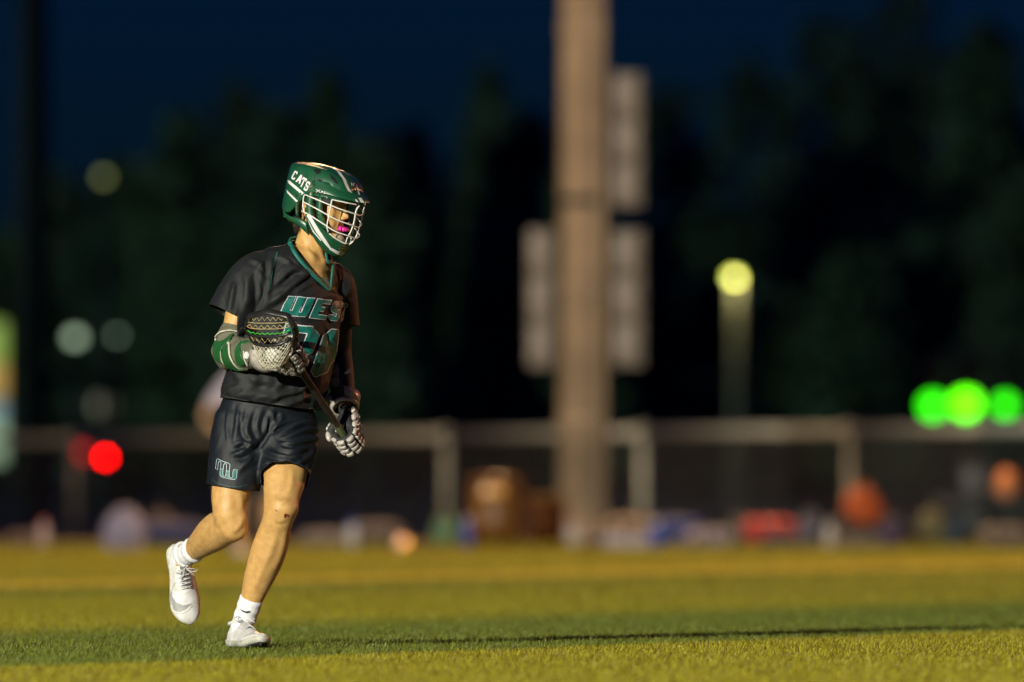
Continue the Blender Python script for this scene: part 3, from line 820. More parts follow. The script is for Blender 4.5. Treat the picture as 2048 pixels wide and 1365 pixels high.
B0 = at(497, 1300, -0.05); B0[2] = 0.0          # where the planted foot stands

# frame of the head: forward, to his left, up
HEAD = at(640, 415, -0.01)
hy, hp = R(62), R(12)
hf = np.array([math.sin(hy) * math.cos(hp), -math.cos(hy) * math.cos(hp), -math.sin(hp)])
hl = np.array([math.cos(hy), math.sin(hy), 0.0])
hu = np.cross(hf, hl)
def H(f, l, u): return HEAD + f * hf + l * hl + u * hu
HA = np.array([hf, hl, hu])
# frame of the chest and of the hips
cy = R(38); CL = np.array([math.cos(cy), math.sin(cy), 0.0]); CF = np.array([math.sin(cy), -math.cos(cy), 0.0])
py_ = R(28); PL = np.array([math.cos(py_), math.sin(py_), 0.0]); PF = np.array([math.sin(py_), -math.cos(py_), 0.0])

def st(*rows):
    """(column, row, depth, ra, rb) -> world stations"""
    return [tuple(at(r[0], r[1], r[2])) + (r[3], r[4]) for r in rows]

body = MB()
# trunk
limb(body, st((528, 890, .0, .150, .105), (530, 845, .0, .155, .108), (541, 770, .0, .135, .098), (560, 680, .0, .152, .105),
              (584, 600, .0, .172, .118), (600, 555, .0, .165, .105), (612, 525, .005, .10, .075)), CL, 30, 32)
# trapezius and neck
limb(body, st((608, 545, .02, .115, .07), (616, 515, .015, .070, .064), (622, 490, .01, .057, .060), (629, 462, .0, .054, .060), (638, 425, -.005, .055, .062)), CL, 18, 24)
# collarbones / upper chest inside the V of the collar
for sgn in (-1, 1):
    a_ = at(622, 545, -.075) + CL * sgn * 0.02
    b_ = at(600, 540, -.03) + CL * sgn * 0.15
    body.tube([a_, (a_ + b_) / 2 + [0, -.012, .004], b_], [.016, .014, .016], 10, smooth_path=8)
# right (near) leg, swung back
RK = at(466, 1050, -.13); RA = at(366, 1114, .235)
limb(body, st((492, 862, -.04, .088, .092), (482, 915, -.07, .083, .088), (464, 975, -.105, .074, .076), (459, 1015, -.13, .064, .064),
              (461, 1043, -.135, .056, .058)), PL, 26, 26)
kn = nrm(RA - RK); 
cb = nrm(np.array([-.25, .35, .9]) - kn * np.dot([-.25, .35, .9], kn))      # behind the shin = up and back here
rows = []
for t, ra, rb, off in ((-.03, .056, .058, -.006), (.06, .058, .060, .0), (.16, .060, .065, .008), (.28, .062, .070, .013), (.42, .060, .065, .011), (.58, .051, .054, .006),
                       (.74, .041, .044, .002), (.88, .032, .036, .0), (1.0, .033, .037, .0)):
    rows.append(tuple(along(RK, RA, t) + cb * off) + (ra, rb))
limb(body, rows, PL, 34, 26)
body.ellipsoid(at(467, 1050, -.155), (.040, .036, .046), None)            # kneecap
body.ellipsoid(at(478, 1040, -.15), (.032, .036, .045), None)
# left (far) leg, planted
LK = at(566, 1022, -.20); LA = at(489, 1238, -.03)
limb(body, st((566, 862, .04, .090, .094), (570, 915, -.045, .086, .086), (569, 950, -.11, .084, .080), (564, 990, -.165, .068, .067), (560, 1026, -.19, .060, .060)), PL, 26, 26)
lk = nrm(LA - LK); cb2 = nrm(np.array([-.1, 1, .2]) - lk * np.dot([-.1, 1, .2], lk))
rows = []
for t, ra, rb, off, sx in ((-.05, .060, .058, .0, -3), (.05, .058, .057, .002, -4), (.14, .057, .058, .008, -2), (.26, .061, .063, .014, 0), (.38, .066, .064, .013, 1), (.50, .063, .060, .010, 1),
                           (.64, .055, .052, .006, 0), (.77, .045, .045, .002, 0), (.86, .039, .041, .0, 0), (1.0, .035, .039, .0, 0)):
    rows.append(tuple(along(LK, LA, t) + cb2 * off + np.array([sx / 550, 0, 0])) + (ra, rb))
limb(body, rows, PL, 34, 26)
body.ellipsoid(at(564, 1018, -.218), (.040, .034, .046), None)            # kneecap
body.ellipsoid(at(549, 995, -.185), (.026, .03, .05), None)              # inner thigh muscle above the knee
body.ellipsoid(at(580, 985, -.175), (.024, .03, .055), None)
body.ellipsoid(at(556, 1052, -.205), (.022, .020, .032), None)           # shin bone head
# feet inside the shoes
SHOE_LT = nrm([.36, -.93, 0.0]); SHOE_LU = np.array([0, 0, 1.0]); SHOE_LH = at(467, 1300, .03); SHOE_LH[2] = .006
SHOE_RT = nrm([.17, -.10, -.97]); SHOE_RU = nrm([.30, -.93, .12]); SHOE_RH = at(349, 1092, .300)
for h0, t0, u0, k0 in ((SHOE_LH, SHOE_LT, SHOE_LU, LA), (SHOE_RH, SHOE_RT, SHOE_RU, RA)):
    body.tube([k0, h0 + t0 * .075 + u0 * .048, h0 + t0 * .15 + u0 * .038, h0 + t0 * .22 + u0 * .033], [.033, .030, .024, .016], 12, smooth_path=10)
# arms
body.tube([at(600, 560, .0) , at(545, 552, -.05), at(505, 550, -.09)], [.075, .07, .055], 16, smooth_path=8)
body.tube([at(600, 560, .0) , at(650, 562, .08), at(676, 564, .12)], [.075, .07, .055], 16, smooth_path=8)
RS = at(497, 548, -.10); RE = at(455, 706, -.12); RW = at(545, 713, -.36)
limb(body, [tuple(RS) + (.052, .056), tuple(along(RS, RE, .3)) + (.050, .052), tuple(along(RS, RE, .7)) + (.042, .043), tuple(RE) + (.040, .041)], CL, 20, 20)
limb(body, [tuple(RE) + (.040, .041), tuple(along(RE, RW, .35)) + (.042, .042), tuple(along(RE, RW, .8)) + (.031, .029), tuple(RW) + (.024, .023)], [0, 0, 1], 20, 20)
LS = at(680, 562, .13); LE = at(676, 708, .19); LW = at(690, 818, .035)
limb(body, [tuple(LS) + (.052, .056), tuple(along(LS, LE, .3)) + (.050, .050), tuple(along(LS, LE, .7)) + (.042, .043), tuple(LE) + (.039, .041)], CL, 20, 20)
limb(body, [tuple(LE) + (.039, .041), tuple(along(LE, LW, .35)) + (.042, .042), tuple(along(LE, LW, .8)) + (.031, .029), tuple(LW) + (.024, .023)], CL, 20, 20)
# head: skull, face block, jaw, nose, brow, cheeks, chin, ears
body.ellipsoid(H(-.012, 0, .035), (.098, .076, .086), HA)
body.ellipsoid(H(.024, 0, -.005), (.072, .067, .098), HA)
body.ellipsoid(H(.046, 0, .046), (.043, .060, .045), HA)                  # forehead
body.ellipsoid(H(.046, 0, -.058), (.052, .050, .050), HA)
body.ellipsoid(H(.084, 0, -.090), (.018, .024, .019), HA)                 # chin
for sgn in (-1, 1):
    body.tube([H(-.005, sgn * .058, -.030), H(.014, sgn * .055, -.070), H(.056, sgn * .034, -.093), H(.080, 0, -.096)], [.014, .014, .014, .013], 10, smooth_path=10)
    body.ellipsoid(H(.060, sgn * .032, .010), (.028, .026, .040), HA)     # orbit
    body.ellipsoid(H(.058, sgn * .040, -.020), (.028, .024, .026), HA)    # cheekbone
    body.ellipsoid(H(.058, sgn * .030, -.045), (.034, .024, .034), HA)    # cheek
    body.ellipsoid(H(.0765, sgn * .029, .036), (.014, .028, .009), HA)    # brow ridge
    body.ellipsoid(H(-.008, sgn * .074, -.012), (.018, .007, .030), HA)   # ear
    body.ellipsoid(H(.106, sgn * .0105, -.021), (.011, .0075, .0075), HA) # nostril wing
body.tube([H(.084, 0, .030), H(.097, 0, .010), H(.1165, 0, -.012), H(.119, 0, -.019)], [.0082, .0080, .0092, .007], 10, smooth_path=10)
body.tube([H(.086, 0, .010), H(.098, 0, -.020)], [.012, .013], 10)
body.ellipsoid(H(.083, 0, -.040), (.018, .028, .014), HA)                 # above the lip
body.ellipsoid(H(.096, 0, -.049), (.009, .020, .0055), HA)                # upper lip
body.ellipsoid(H(.093, 0, -.067), (.010, .018, .0065), HA)                # lower lip
bV, bF = voxel_union(body, 0.0048, 4, 0.5)
def relax(V, F, mask, it, k=0.5):
    Q = np.array([f if len(f) == 4 else (f[0], f[1], f[2], f[0]) for f in F])
    E = np.vstack([Q[:, [0, 1]], Q[:, [1, 2]], Q[:, [2, 3]], Q[:, [3, 0]]]); E = E[E[:, 0] != E[:, 1]]
    E = np.unique(np.sort(E, axis=1), axis=0)
    deg = np.bincount(E.ravel(), minlength=len(V)).astype(float)[:, None]
    m = (np.asarray(mask, float) * k)[:, None]
    for _ in range(it):
        S = np.zeros_like(V); np.add.at(S, E[:, 0], V[E[:, 1]]); np.add.at(S, E[:, 1], V[E[:, 0]])
        V = V + m * (S / np.maximum(deg, 1) - V)
    return V
bV = relax(bV, bF, bV[:, 2] < 1.40, 14)
# carve eye sockets, mouth slit, neck tendons
def carve(c, r, depth, d):
    global bV
    q = np.linalg.norm((bV - c) / r, axis=1)
    bV = bV + (depth * np.exp(-q * q))[:, None] * d
for sgn in (-1, 1):
    carve(H(.088, sgn * .031, .018), .0145, -.0065, hf)
    carve(H(.112, sgn * .007, -.028), .0045, -.005, hu * -1)
carve(H(.098, 0, -.058), .010, -.007, hf)
carve(at(646, 520, -.06), .018, -.007, np.array([0.3, -.95, 0]))           # pit of the throat
carve(at(630, 505, -.06), .012, .005, np.array([0.1, -1, 0]))              # neck tendon
bN = vnormals(bV, bF); P2 = to_px(bV)
for line, amp, w in (
    ([(553, 1062), (540, 1105), (520, 1150), (504, 1190)], .0030, 6),      # shin bone of the planted leg
    ([(573, 1060), (567, 1095), (550, 1140)], .0028, 6),                   # calf edge
    ([(545, 985), (552, 1000), (566, 1004), (578, 998)], .0028, 4),        # fold above the kneecap
    ([(548, 1030), (556, 1042), (572, 1040)], .0022, 4),
    ([(541, 940), (540, 965), (546, 985)], .0025, 6), ([(585, 940), (584, 965), (578, 985)], .0030, 6),
    ([(455, 1040), (466, 1062), (480, 1052), (484, 1036)], .0026, 4.5),    # knee of the swung leg
    ([(430, 985), (428, 1000), (432, 1016)], .0024, 5), ([(478, 985), (483, 1005), (482, 1030)], .0028, 6),
    ([(440, 1046), (418, 1064), (396, 1090), (384, 1106)], .0030, 5),
    ([(400, 1036), (386, 1058), (378, 1080)], .0024, 6),
    ([(604, 470), (612, 492), (630, 520)], .0030, 5), ([(630, 476), (642, 502), (652, 530)], .0032, 4)):
    bV = crease(bV, bN, P2, line, amp, w, 0.5)
bN = vnormals(bV, bF)
wob = fbm(bV, 14.0, 3.0, 2)
bV = bV + bN * (wob * 0.0012)[:, None]
FACE_BVH = BVHTree.FromPolygons([tuple(v) for v in bV], bF)
def face_pt(l, u, off=0.0):
    p = FACE_BVH.ray_cast(Vector(H(.25, l, u)), Vector(-hf))[0]
    return np.array(p) + hf * off
eyes = MB()
bB = MB(); bB.add(bV, bF, 0)
for sgn in (-1, 1):
    c = face_pt(sgn * .031, .0185, -.0085)
    eyes.ellipsoid(c, (.0112, .0125, .0112), HA, 10, 14, 1)
    eyes.ellipsoid(c + hf * .0075 + hl * .002, (.0042, .0055, .0055), HA, 8, 12, 2)
    for zz, rr in ((.0248, .0030), (.0128, .0024)):                        # lids
        bB.tube([face_pt(sgn * .0445, .0185, -.001), face_pt(sgn * .038, .0185 + (zz - .0185) * .85, .0), c + hf * .0098 + hu * (zz - .0185),
                 face_pt(sgn * .0185, .0178, -.0005)], [.0016, rr, rr, .0016], 8, 0, smooth_path=10)
for V_, F_, m_ in ((eyes.verts(), eyes.F, None),):
    o_ = bB.n; bB.add(V_, F_, 0); bB.M[-len(F_):] = eyes.M
person = mkb('person', bB, [M_SKIN, M_EYEW, M_EYED], None, B0,
             **tagp('lacrosse player running in green helmet, black jersey and white shoes, cradling his stick', 'person'))
BODY_BVH = BVHTree.FromPolygons([tuple(v) for v in bV], bF)
# eyebrows
mb = MB()
for sgn in (-1, 1):
    mb.tube([face_pt(sgn * .013, .035, .0), face_pt(sgn * .028, .0405, .0), face_pt(sgn * .046, .0385, -.0005)], [.0026, .0036, .0016], 8, smooth_path=10)
mkb('eyebrow', mb, M_BROW, person)
# fine hair on the shins and thighs
sel = np.where((bV[:, 2] > .20) & (bV[:, 2] < .60) & (bN[:, 1] < .5))[0]
rh = np.random.default_rng(11); pk = rh.choice(sel, 5200)
dirs = bN[pk] * .55 + np.array([0, 0, -1.0]) * .5 + rh.normal(0, .35, (len(pk), 3)); dirs /= np.linalg.norm(dirs, axis=1, keepdims=True)
sdv = np.cross(dirs, rh.normal(0, 1, (len(pk), 3))); sdv /= np.linalg.norm(sdv, axis=1, keepdims=True)
ln_ = rh.uniform(.006, .013, (len(pk), 1)); b_ = bV[pk] + rh.normal(0, .0015, (len(pk), 3))
hv = np.stack([b_ - sdv * .0002, b_ + sdv * .0002, b_ + dirs * ln_], 1).reshape(-1, 3)
mk('leg_hair', hv, [(3 * i, 3 * i + 1, 3 * i + 2) for i in range(len(pk))], mat('fair leg hair', (0.16, 0.10, 0.05), 0.5), person, smooth=False, kind='stuff')
# ---------------------------------------------------------------- cloth tools
M_JERSEY = mat('black jersey polyester', (0.0092, 0.0112, 0.0125), 0.62, 0, 0.10, 60, 0.3, 900, spec=0.34, sheen=0.0)
M_SHORTS = mat('navy black shorts polyester', (0.0038, 0.0070, 0.0112), 0.56, 0, 0.10, 60, 0.3, 900, spec=0.42, sheen=0.0)
M_TEAL = mat('teal print', (0.006, 0.125, 0.105), 0.45, 0, 0.10, 60)
M_TEALCLOTH = mat('teal collar cloth', (0.008, 0.14, 0.105), 0.6, 0, 0.10, 60)
M_WPRINT = mat('white print', (0.62, 0.62, 0.66), 0.5, 0, 0.05, 60)

def sharp_folds(V, N, scale, seed, amp, width, stretch):
    """thin crisp creases along the zero lines of a noise, patchy as in light jersey cloth"""
    n1 = fbm(V * stretch, scale, seed, 2); n2 = fbm(V, scale * .5, seed + 7, 1)
    return V + N * (amp * np.exp(-(n1 / width) ** 2) * np.clip(n2 * 2.2 + .35, 0, 1))[:, None]

def cut_plane(V, c, n, rad=1e9):
    return ((V - c) @ np.asarray(n, float) > 0) & (np.linalg.norm(V - c, axis=1) < rad)

def slice_off(V, F, c, n, sel):
    """cut a garment cleanly along a plane; only the vertices flagged in sel are touched"""
    bm = bmesh.new()
    vs = [bm.verts.new(v) for v in V]
    for f in F: bm.faces.new([vs[i] for i in f])
    bm.verts.ensure_lookup_table(); bm.faces.ensure_lookup_table()
    fs = [f for f in bm.faces if any(sel[v.index] for v in f.verts)] if False else None
    bm.verts.index_update()
    fs = [f for f in bm.faces if all(sel[v.index] for v in f.verts)]
    es = list({e for f in fs for e in f.edges}); vv = list({v for f in fs for v in f.verts})
    bmesh.ops.bisect_plane(bm, geom=fs + es + vv, plane_co=Vector(c), plane_no=Vector(nrm(n)), clear_outer=True)
    bm.verts.index_update()
    V2 = np.array([v.co[:] for v in bm.verts]); F2 = [tuple(v.index for v in f.verts) for f in bm.faces]
    bm.free()
    return V2, F2

def inside_poly(P2, poly):
    poly = np.asarray(poly, float); x, y = P2[:, 0], P2[:, 1]; r = np.zeros(len(P2), bool)
    j = len(poly) - 1
    for i in range(len(poly)):
        xi, yi = poly[i]; xj, yj = poly[j]
        hit = ((yi > y) != (yj > y)) & (x < (xj - xi) * (y - yi) / (yj - yi + 1e-12) + xi)
        r ^= hit; j = i
    return r

def offset_poly(p, d):
    """mitred offset; d > 0 grows a loop whatever its winding"""
    p = np.asarray(p, float); n = len(p)
    area = 0.5 * np.sum(p[:, 0] * np.roll(p[:, 1], -1) - np.roll(p[:, 0], -1) * p[:, 1])
    s = 1 if area > 0 else -1; out = []
    for i in range(n):
        a, b, c = p[i - 1], p[i], p[(i + 1) % n]
        e1 = nrm(b - a); e2 = nrm(c - b)
        n1 = np.array([e1[1], -e1[0]]) * s; n2 = np.array([e2[1], -e2[0]]) * s
        m = n1 + n2; L = np.dot(m, m)
        m = n1 if L < 0.2 else m * (2 / max(L, 0.5))
        out.append(b + m * d)
    return np.array(out)

def fill_loops(loops, h):
    """triangulate an outline with holes, with inner points every h"""
    pts = []; edges = []
    for lp in loops:
        lp = np.asarray(lp, float); dense = []
        for i in range(len(lp)):
            a, b = lp[i], lp[(i + 1) % len(lp)]; k = max(1, int(np.linalg.norm(b - a) / h))
            for t in range(k): dense.append(a + (b - a) * t / k)
        o = len(pts); pts += dense
        edges += [(o + i, o + (i + 1) % len(dense)) for i in range(len(dense))]
    A = np.array(pts); lo, hi = A.min(0), A.max(0)
    g = np.array([(x, y) for x in np.arange(lo[0] + h / 2, hi[0], h) for y in np.arange(lo[1] + h / 2, hi[1], h)])
    if len(g):
        ins = inside_poly(g, loops[0])
        for lp in loops[1:]: ins &= ~inside_poly(g, lp)
        g = g[ins]
        if len(g):
            d = np.min(np.linalg.norm(g[:, None] - A[None], axis=2), axis=1); g = g[d > h * 0.35]
    allp = [Vector(p) for p in pts] + [Vector(p) for p in g]
    vo, eo, fo, *_ = delaunay_2d_cdt(allp, edges, [], 2 if len(loops) > 1 else 1, 1e-5)
    return np.array([v[:] for v in vo]), [tuple(f) for f in fo]

def drape(P2, bvh, off):
    """lay flat points onto a surface where it faces the field's near side"""
    o = np.array(cam.location[:]); out = []; miss = []
    depths = []
    for i, p in enumerate(P2):
        d = nrm(at(p[0], p[1], 0) - o)
        loc, nr, idx, dist = bvh.ray_cast(Vector(o), Vector(d))
        if loc is None:
            out.append(None); miss.append(i)
        else:
            n = np.array(nr); n = n if np.dot(n, d) < 0 else -n
            out.append(np.array(loc) + n * off * 0.6 - d * off * 0.6); depths.append(dist)
    md = np.median(depths) if depths else CAM_D
    for i in miss:
        p = o + nrm(at(P2[i][0], P2[i][1], 0) - o) * md
        loc, nr, idx, dist = bvh.find_nearest(Vector(p))
        n = np.array(nr); n = n if n[1] < 0 else -n
        out[i] = np.array(loc) + n * off
    return np.array(out)

def decal(mb, loops, bvh, off, h=5.0, m=0):
    P2, F = fill_loops(loops, h)
    V = drape(P2, bvh, off)
    # wind towards the viewer
    F2 = []
    for f in F:
        n = np.cross(V[f[1]] - V[f[0]], V[f[2]] - V[f[0]])
        F2.append(f if n[1] < 0 else f[::-1])
    return mb.add(V, F2, m)

def stroke_loop(line, w):
    """an open line -> the outline of a stroke of half width w"""
    line = np.asarray(line, float); T = np.gradient(line, axis=0); T /= np.linalg.norm(T, axis=1, keepdims=True) + 1e-9
    N = np.stack([-T[:, 1], T[:, 0]], 1)
    return np.vstack([line + N * w, (line - N * w)[::-1]])

# ---------------------------------------------------------------- jersey
jr = MB()
limb(jr, st((543, 845, .0, .205, .155), (544, 805, .0, .208, .157), (555, 752, .0, .210, .158), (564, 700, .0, .208, .158), (574, 640, .0, .208, .157),
            (584, 592, .0, .205, .148), (593, 556, .0, .192, .126), (609, 527, .0, .152, .100), (617, 506, .004, .098, .080), (622, 482, .008, .074, .070)), CL, 36, 44)
limb(jr, st((545, 552, -.05, .098, .088), (512, 556, -.095, .090, .090), (484, 588, -.115, .084, .090), (462, 625, -.125, .082, .088), (452, 645, -.13, .082, .088)), CL, 22, 32)
limb(jr, st((640, 560, .07, .080, .08), (667, 572, .125, .078, .08), (676, 610, .16, .073, .075), (679, 668, .175, .072, .073)), CL, 22, 30)
jV, jF = voxel_union(jr, 0.0075, 10, 0.5)
jN = vnormals(jV, jF)
JFULL = BVHTree.FromPolygons([tuple(v) for v in jV], jF)
Z2 = lambda *p: [(400 + x / 4.267, 450 + y / 4.267) for x, y in p]
Z5 = lambda *p: [(380 + x / 5.25, 760 + y / 5.25) for x, y in p]
P2 = to_px(jV)
for line, amp, w in (
    (Z2((545, 700), (700, 590), (830, 480), (930, 400)), .013, 6.5),
    (Z2((590, 570), (700, 450), (800, 370), (900, 400)), .010, 6),
    (Z2((600, 690), (760, 600), (900, 520), (1000, 480)), .007, 5),
    (Z2((650, 260), (760, 320), (690, 390), (640, 470)), .007, 5),
    (Z2((610, 250), (600, 420), (590, 560)), .010, 6),
    (Z2((545, 430), (575, 560), (530, 740)), .012, 7),
    (Z2((500, 330), (520, 500), (500, 720)), .008, 6),
    (Z2((380, 400), (400, 560), (370, 760)), .008, 8),
    (Z2((300, 480), (270, 600), (250, 740)), .009, 6),
    (Z2((420, 290), (500, 330), (560, 410)), .006, 4),
    (Z2((1180, 330), (1240, 470), (1220, 640)), .008, 5),
    (Z2((1260, 380), (1280, 500), (1250, 620)), .009, 5),
    (Z2((1000, 640), (1100, 600), (1200, 620)), .003, 6),
    (Z2((1190, 700), (1150, 900), (1160, 1100)), .008, 7),
    (Z2((880, 1000), (960, 1130), (900, 1300)), .006, 9),
    (Z2((840, 830), (930, 900), (900, 980)), .006, 7),
    (Z2((640, 860), (700, 1000), (720, 1200)), .006, 10),
    (Z5((820, 250), (960, 160), (1130, 120), (1200, 40)), .013, 6),
    (Z5((1000, 270), (1160, 200), (1290, 170)), .010, 6),
    (Z5((400, 130), (480, 80), (560, 60)), .007, 5),
    (Z5((300, 60), (500, 150), (800, 170), (930, 120)), .008, 9),
    (Z5((480, 200), (640, 60), (700, -80)), .007, 10),
    (Z5((900, 100), (1000, -20), (1060, -160)), .009, 8),
    (Z5((1150, 250), (1200, 60), (1240, -100)), .010, 7),
    (Z2((240, 1180), (300, 1260), (360, 1340)), .008, 8),
    (Z2((420, 1300), (520, 1330), (640, 1340)), .007, 8),
    (Z2((560, 660), (660, 560), (740, 520)), .005, 2.6), (Z2((680, 480), (780, 400), (840, 390)), .005, 2.6), (Z2((730, 250), (800, 300), (880, 380)), .004, 2.6),
    (Z2((470, 400), (505, 560), (490, 700)), .004, 2.8), (Z2((340, 470), (330, 620), (300, 760)), .004, 2.8), (Z2((200, 570), (230, 660), (250, 720)), .004, 2.6),
    (Z2((1150, 330), (1190, 420), (1200, 520)), .004, 2.4), (Z2((1080, 560), (1160, 500), (1230, 450)), .004, 2.4), (Z2((930, 620), (1000, 560), (1090, 560)), .003, 2.4),
    (Z5((600, 180), (720, 130), (860, 60)), .005, 2.6), (Z5((330, 30), (420, 80), (520, 100)), .005, 2.6), (Z5((1050, 290), (1150, 260), (1300, 240)), .005, 2.4), (Z5((760, 190), (860, 200), (980, 230)), .004, 2.4),
    (Z2((960, 1050), (1010, 1150), (990, 1250)), .004, 2.6), (Z2((1080, 860), (1120, 950), (1110, 1080)), .004, 2.6)):
    jV = crease(jV, jN, P2, line, amp, w)
jN = vnormals(jV, jF)
# soft drape everywhere
f1 = fbm(jV * [1, 1, 0.45], 9.0, 5.0, 3)
jV = jV + jN * (f1 * 0.0038 + fbm(jV * [1, 1, .55], 30.0, 2.0, 2) * 0.0011)[:, None]
jN = vnormals(jV, jF)
rot_ = jV @ np.array([[.8, 0, -.6], [0, 1, 0], [.6, 0, .8]]).T
jV = jV + (sharp_folds(rot_, jN, 8.0, 3.0, .0042, .09, [1, 1, .45]) - rot_)
jN = vnormals(jV, jF)
# openings: hem, sleeves, neck
px_ = to_px(jV)
jV, jF = slice_off(jV, jF, at(541, 809, 0), [-.13, 0, -1], np.ones(len(jV), bool))
px_ = to_px(jV)
jV, jF = slice_off(jV, jF, at(455, 630, -.125), at(452, 645, -.13) - at(484, 588, -.115), (px_[:, 0] < 474) & (np.linalg.norm(jV - at(452, 640, -.13), axis=1) < .16))
jV, jF = slice_off(jV, jF, at(679, 651, .175), [-.06, 0, -1], (jV[:, 0] > at(652, 0, .17)[0]) & (jV[:, 1] > .095) & (jV[:, 2] > at(0, 740)[2]))
jN = vnormals(jV, jF); P2 = to_px(jV)
VNECK = [(577, 466), (581, 490), (596, 517), (618, 543), (640, 563), (657, 577), (661, 556), (663, 530), (663, 502), (664, 466)]
kill = inside_poly(P2, VNECK) & (jN[:, 1] < 0.15)
jV, jF = drop_faces(jV, jF, kill)
jV, jF = slice_off(jV, jF, at(618, 492, .01), [.3, -.15, 1.0], np.ones(len(jV), bool))
jersey = mk('jersey', jV, jF, M_JERSEY, person)
md = jersey.modifiers.new('thickness', 'SOLIDIFY'); md.thickness = 0.003; md.offset = -1
JB = BVHTree.FromPolygons([tuple(v) for v in jV], jF)

def ribbon(name, line, bvh, half, thick, m, parent, back=None):
    """a flat band of cloth laid along a line on the garment"""
    line = catmull(line, 26)
    P = drape(line, bvh, 0.002)
    if back is not None: P = np.vstack([P, back])
    P = catmull(P[::2] if len(P) > 30 else P, 60)
    T = np.array([nrm(t) for t in np.gradient(P, axis=0)])
    N = []
    for p in P:
        loc, nr, i, d = bvh.find_nearest(Vector(p)); n = np.array(nr)
        c = np.array([p[0] - at(618, 0)[0], p[1] - .01, 0.35 * np.linalg.norm(p[:2] - [at(618, 0)[0], .01])])
        n = n if np.dot(n, c) > 0 else -n
        N.append(nrm(n))
    N = np.array(N)
    for _ in range(6): N = np.array([nrm(n) for n in (np.roll(N, 1, 0) + N + np.roll(N, -1, 0))]) if back is not None else np.vstack([N[:1], (N[:-2] + N[1:-1] + N[2:]) / 3, N[-1:]])
    rings = []
    for p, t, n in zip(P, T, N):
        n = nrm(n - t * np.dot(n, t)); b = np.cross(t, n)
        rings.append(np.array([p + b * half + n * 0, p + b * half * .9 + n * thick, p - b * half * .9 + n * thick, p - b * half, p - b * half * .9 - n * .001, p + b * half * .9 - n * .001]))
    mb = MB(); mb.loft(rings)
    return mkb(name, mb, m, parent)
# collar: down the V, up the other side and round the back of the neck
backpts = [at(662, 494, .06), at(640, 478, .10), at(610, 470, .10), at(588, 470, .06)]
ribbon('collar', [(577, 478), (584, 497), (600, 521), (622, 546), (644, 567), (659, 580), (663, 558), (665, 538), (666, 520), (664, 504)], JFULL, .0085, .0035, M_TEALCLOTH, jersey)
mb = MB()
mb.tube([at(581, 494, -.068), at(579, 484, -.03), at(582, 478, .02), at(594, 474, .06), at(620, 470, .10), at(650, 488, .08)], [.005], 8, smooth_path=24)
mkb('collar_back', mb, M_TEALCLOTH, jersey)
# teal undershirt showing at the point of the V
mb = MB(); 
us = [(634, 553), (646, 556), (655, 560), (661, 556), (660, 572), (657, 578), (644, 566)]
UB = BVHTree.FromPolygons([tuple(v) for v in bV], bF)
decal(mb, [us], UB, .006, 4)
mkb('undershirt', mb, M_TEALCLOTH, jersey)

# shoulder seam piping
mb = MB()
for ln in (Z2((662, 235), (630, 330), (608, 450), (600, 560)),):
    decal(mb, [stroke_loop(catmull(ln, 14), .55)], JB, .002, 4)
mkb('seam', mb, M_TEALCLOTH, jersey)
mb = MB()
for ln in (Z2((420, 290), (490, 325), (545, 390), (585, 460)), Z2((115, 640), (160, 700), (205, 770))):
    decal(mb, [stroke_loop(catmull(ln, 14), .45)], JB, .0015, 4)
mkb('sleeve_seam', mb, mat('dark seam', (0.008, 0.008, 0.009), 0.7), jersey)
# hem band
mb = MB()
hem = [(431, 789), (470, 797), (520, 806), (570, 813), (610, 817), (641, 816)]
mkb('hem', mb if decal(mb, [stroke_loop(catmull(hem, 20), .6)], JB, .002, 5) else mb, mat('hem stitch', (0.05, 0.052, 0.055), 0.6), jersey)

# the word and the number on the chest
ZW = lambda *p: [(550 + x / 12.8, 580 + y / 12.8) for x, y in p]
ZN = lambda *p: [(540 + x / 10.5, 640 + y / 10.5) for x, y in p]
LETTERS = [
 ('letter', [ZW((335, 155), (540, 175), (375, 520), (430, 525), (580, 180), (785, 200), (615, 560), (635, 575), (660, 570), (820, 205), (1015, 222), (860, 600), (820, 660), (760, 692), (560, 680), (100, 640))], []),
 ('letter', [ZW((1075, 228), (1440, 268), (1405, 372), (1200, 355), (1175, 435), (1270, 448), (1230, 555), (1125, 548), (1090, 630), (1320, 660), (1280, 768), (860, 718))], []),
 ('letter', [ZW((1530, 285), (1690, 300), (1735, 335), (1738, 390), (1690, 450), (1610, 440), (1618, 405), (1590, 400), (1565, 470), (1575, 490), (1650, 500), (1655, 600), (1640, 690), (1570, 800), (1410, 785), (1365, 755), (1352, 690), (1370, 630), (1500, 638), (1505, 680), (1535, 685), (1560, 610), (1480, 590), (1430, 555), (1418, 500), (1470, 345))], []),
 ('letter', [ZW((1775, 330), (1850, 370), (1840, 430), (1800, 440), (1760, 560), (1740, 760), (1670, 815), (1680, 650), (1745, 540), (1765, 470), (1752, 420))], []),
]
mbw = MB(); mbt = MB()
for nm_, loop, holes in LETTERS:
    l0 = np.array(loop[0] if isinstance(loop[0][0], tuple) else loop)
    decal(mbw, [offset_poly(l0, .55)], JB, .0042, 3.2)
    decal(mbt, [offset_poly(l0, -.75)], JB, .0060, 3.2)
tl = mkb('lettering', mbt, M_TEAL, jersey)
tw = mkb('lettering_outline', mbw, M_WPRINT, jersey)
mbw = MB(); mbt = MB()
two = np.array(ZN((150, 40), (500, 95), (730, 128), (880, 140), (1028, 325), (885, 690), (560, 790), (440, 900), (690, 1160), (680, 1210), (20, 1050), (60, 800), (640, 480), (775, 290), (420, 250)))
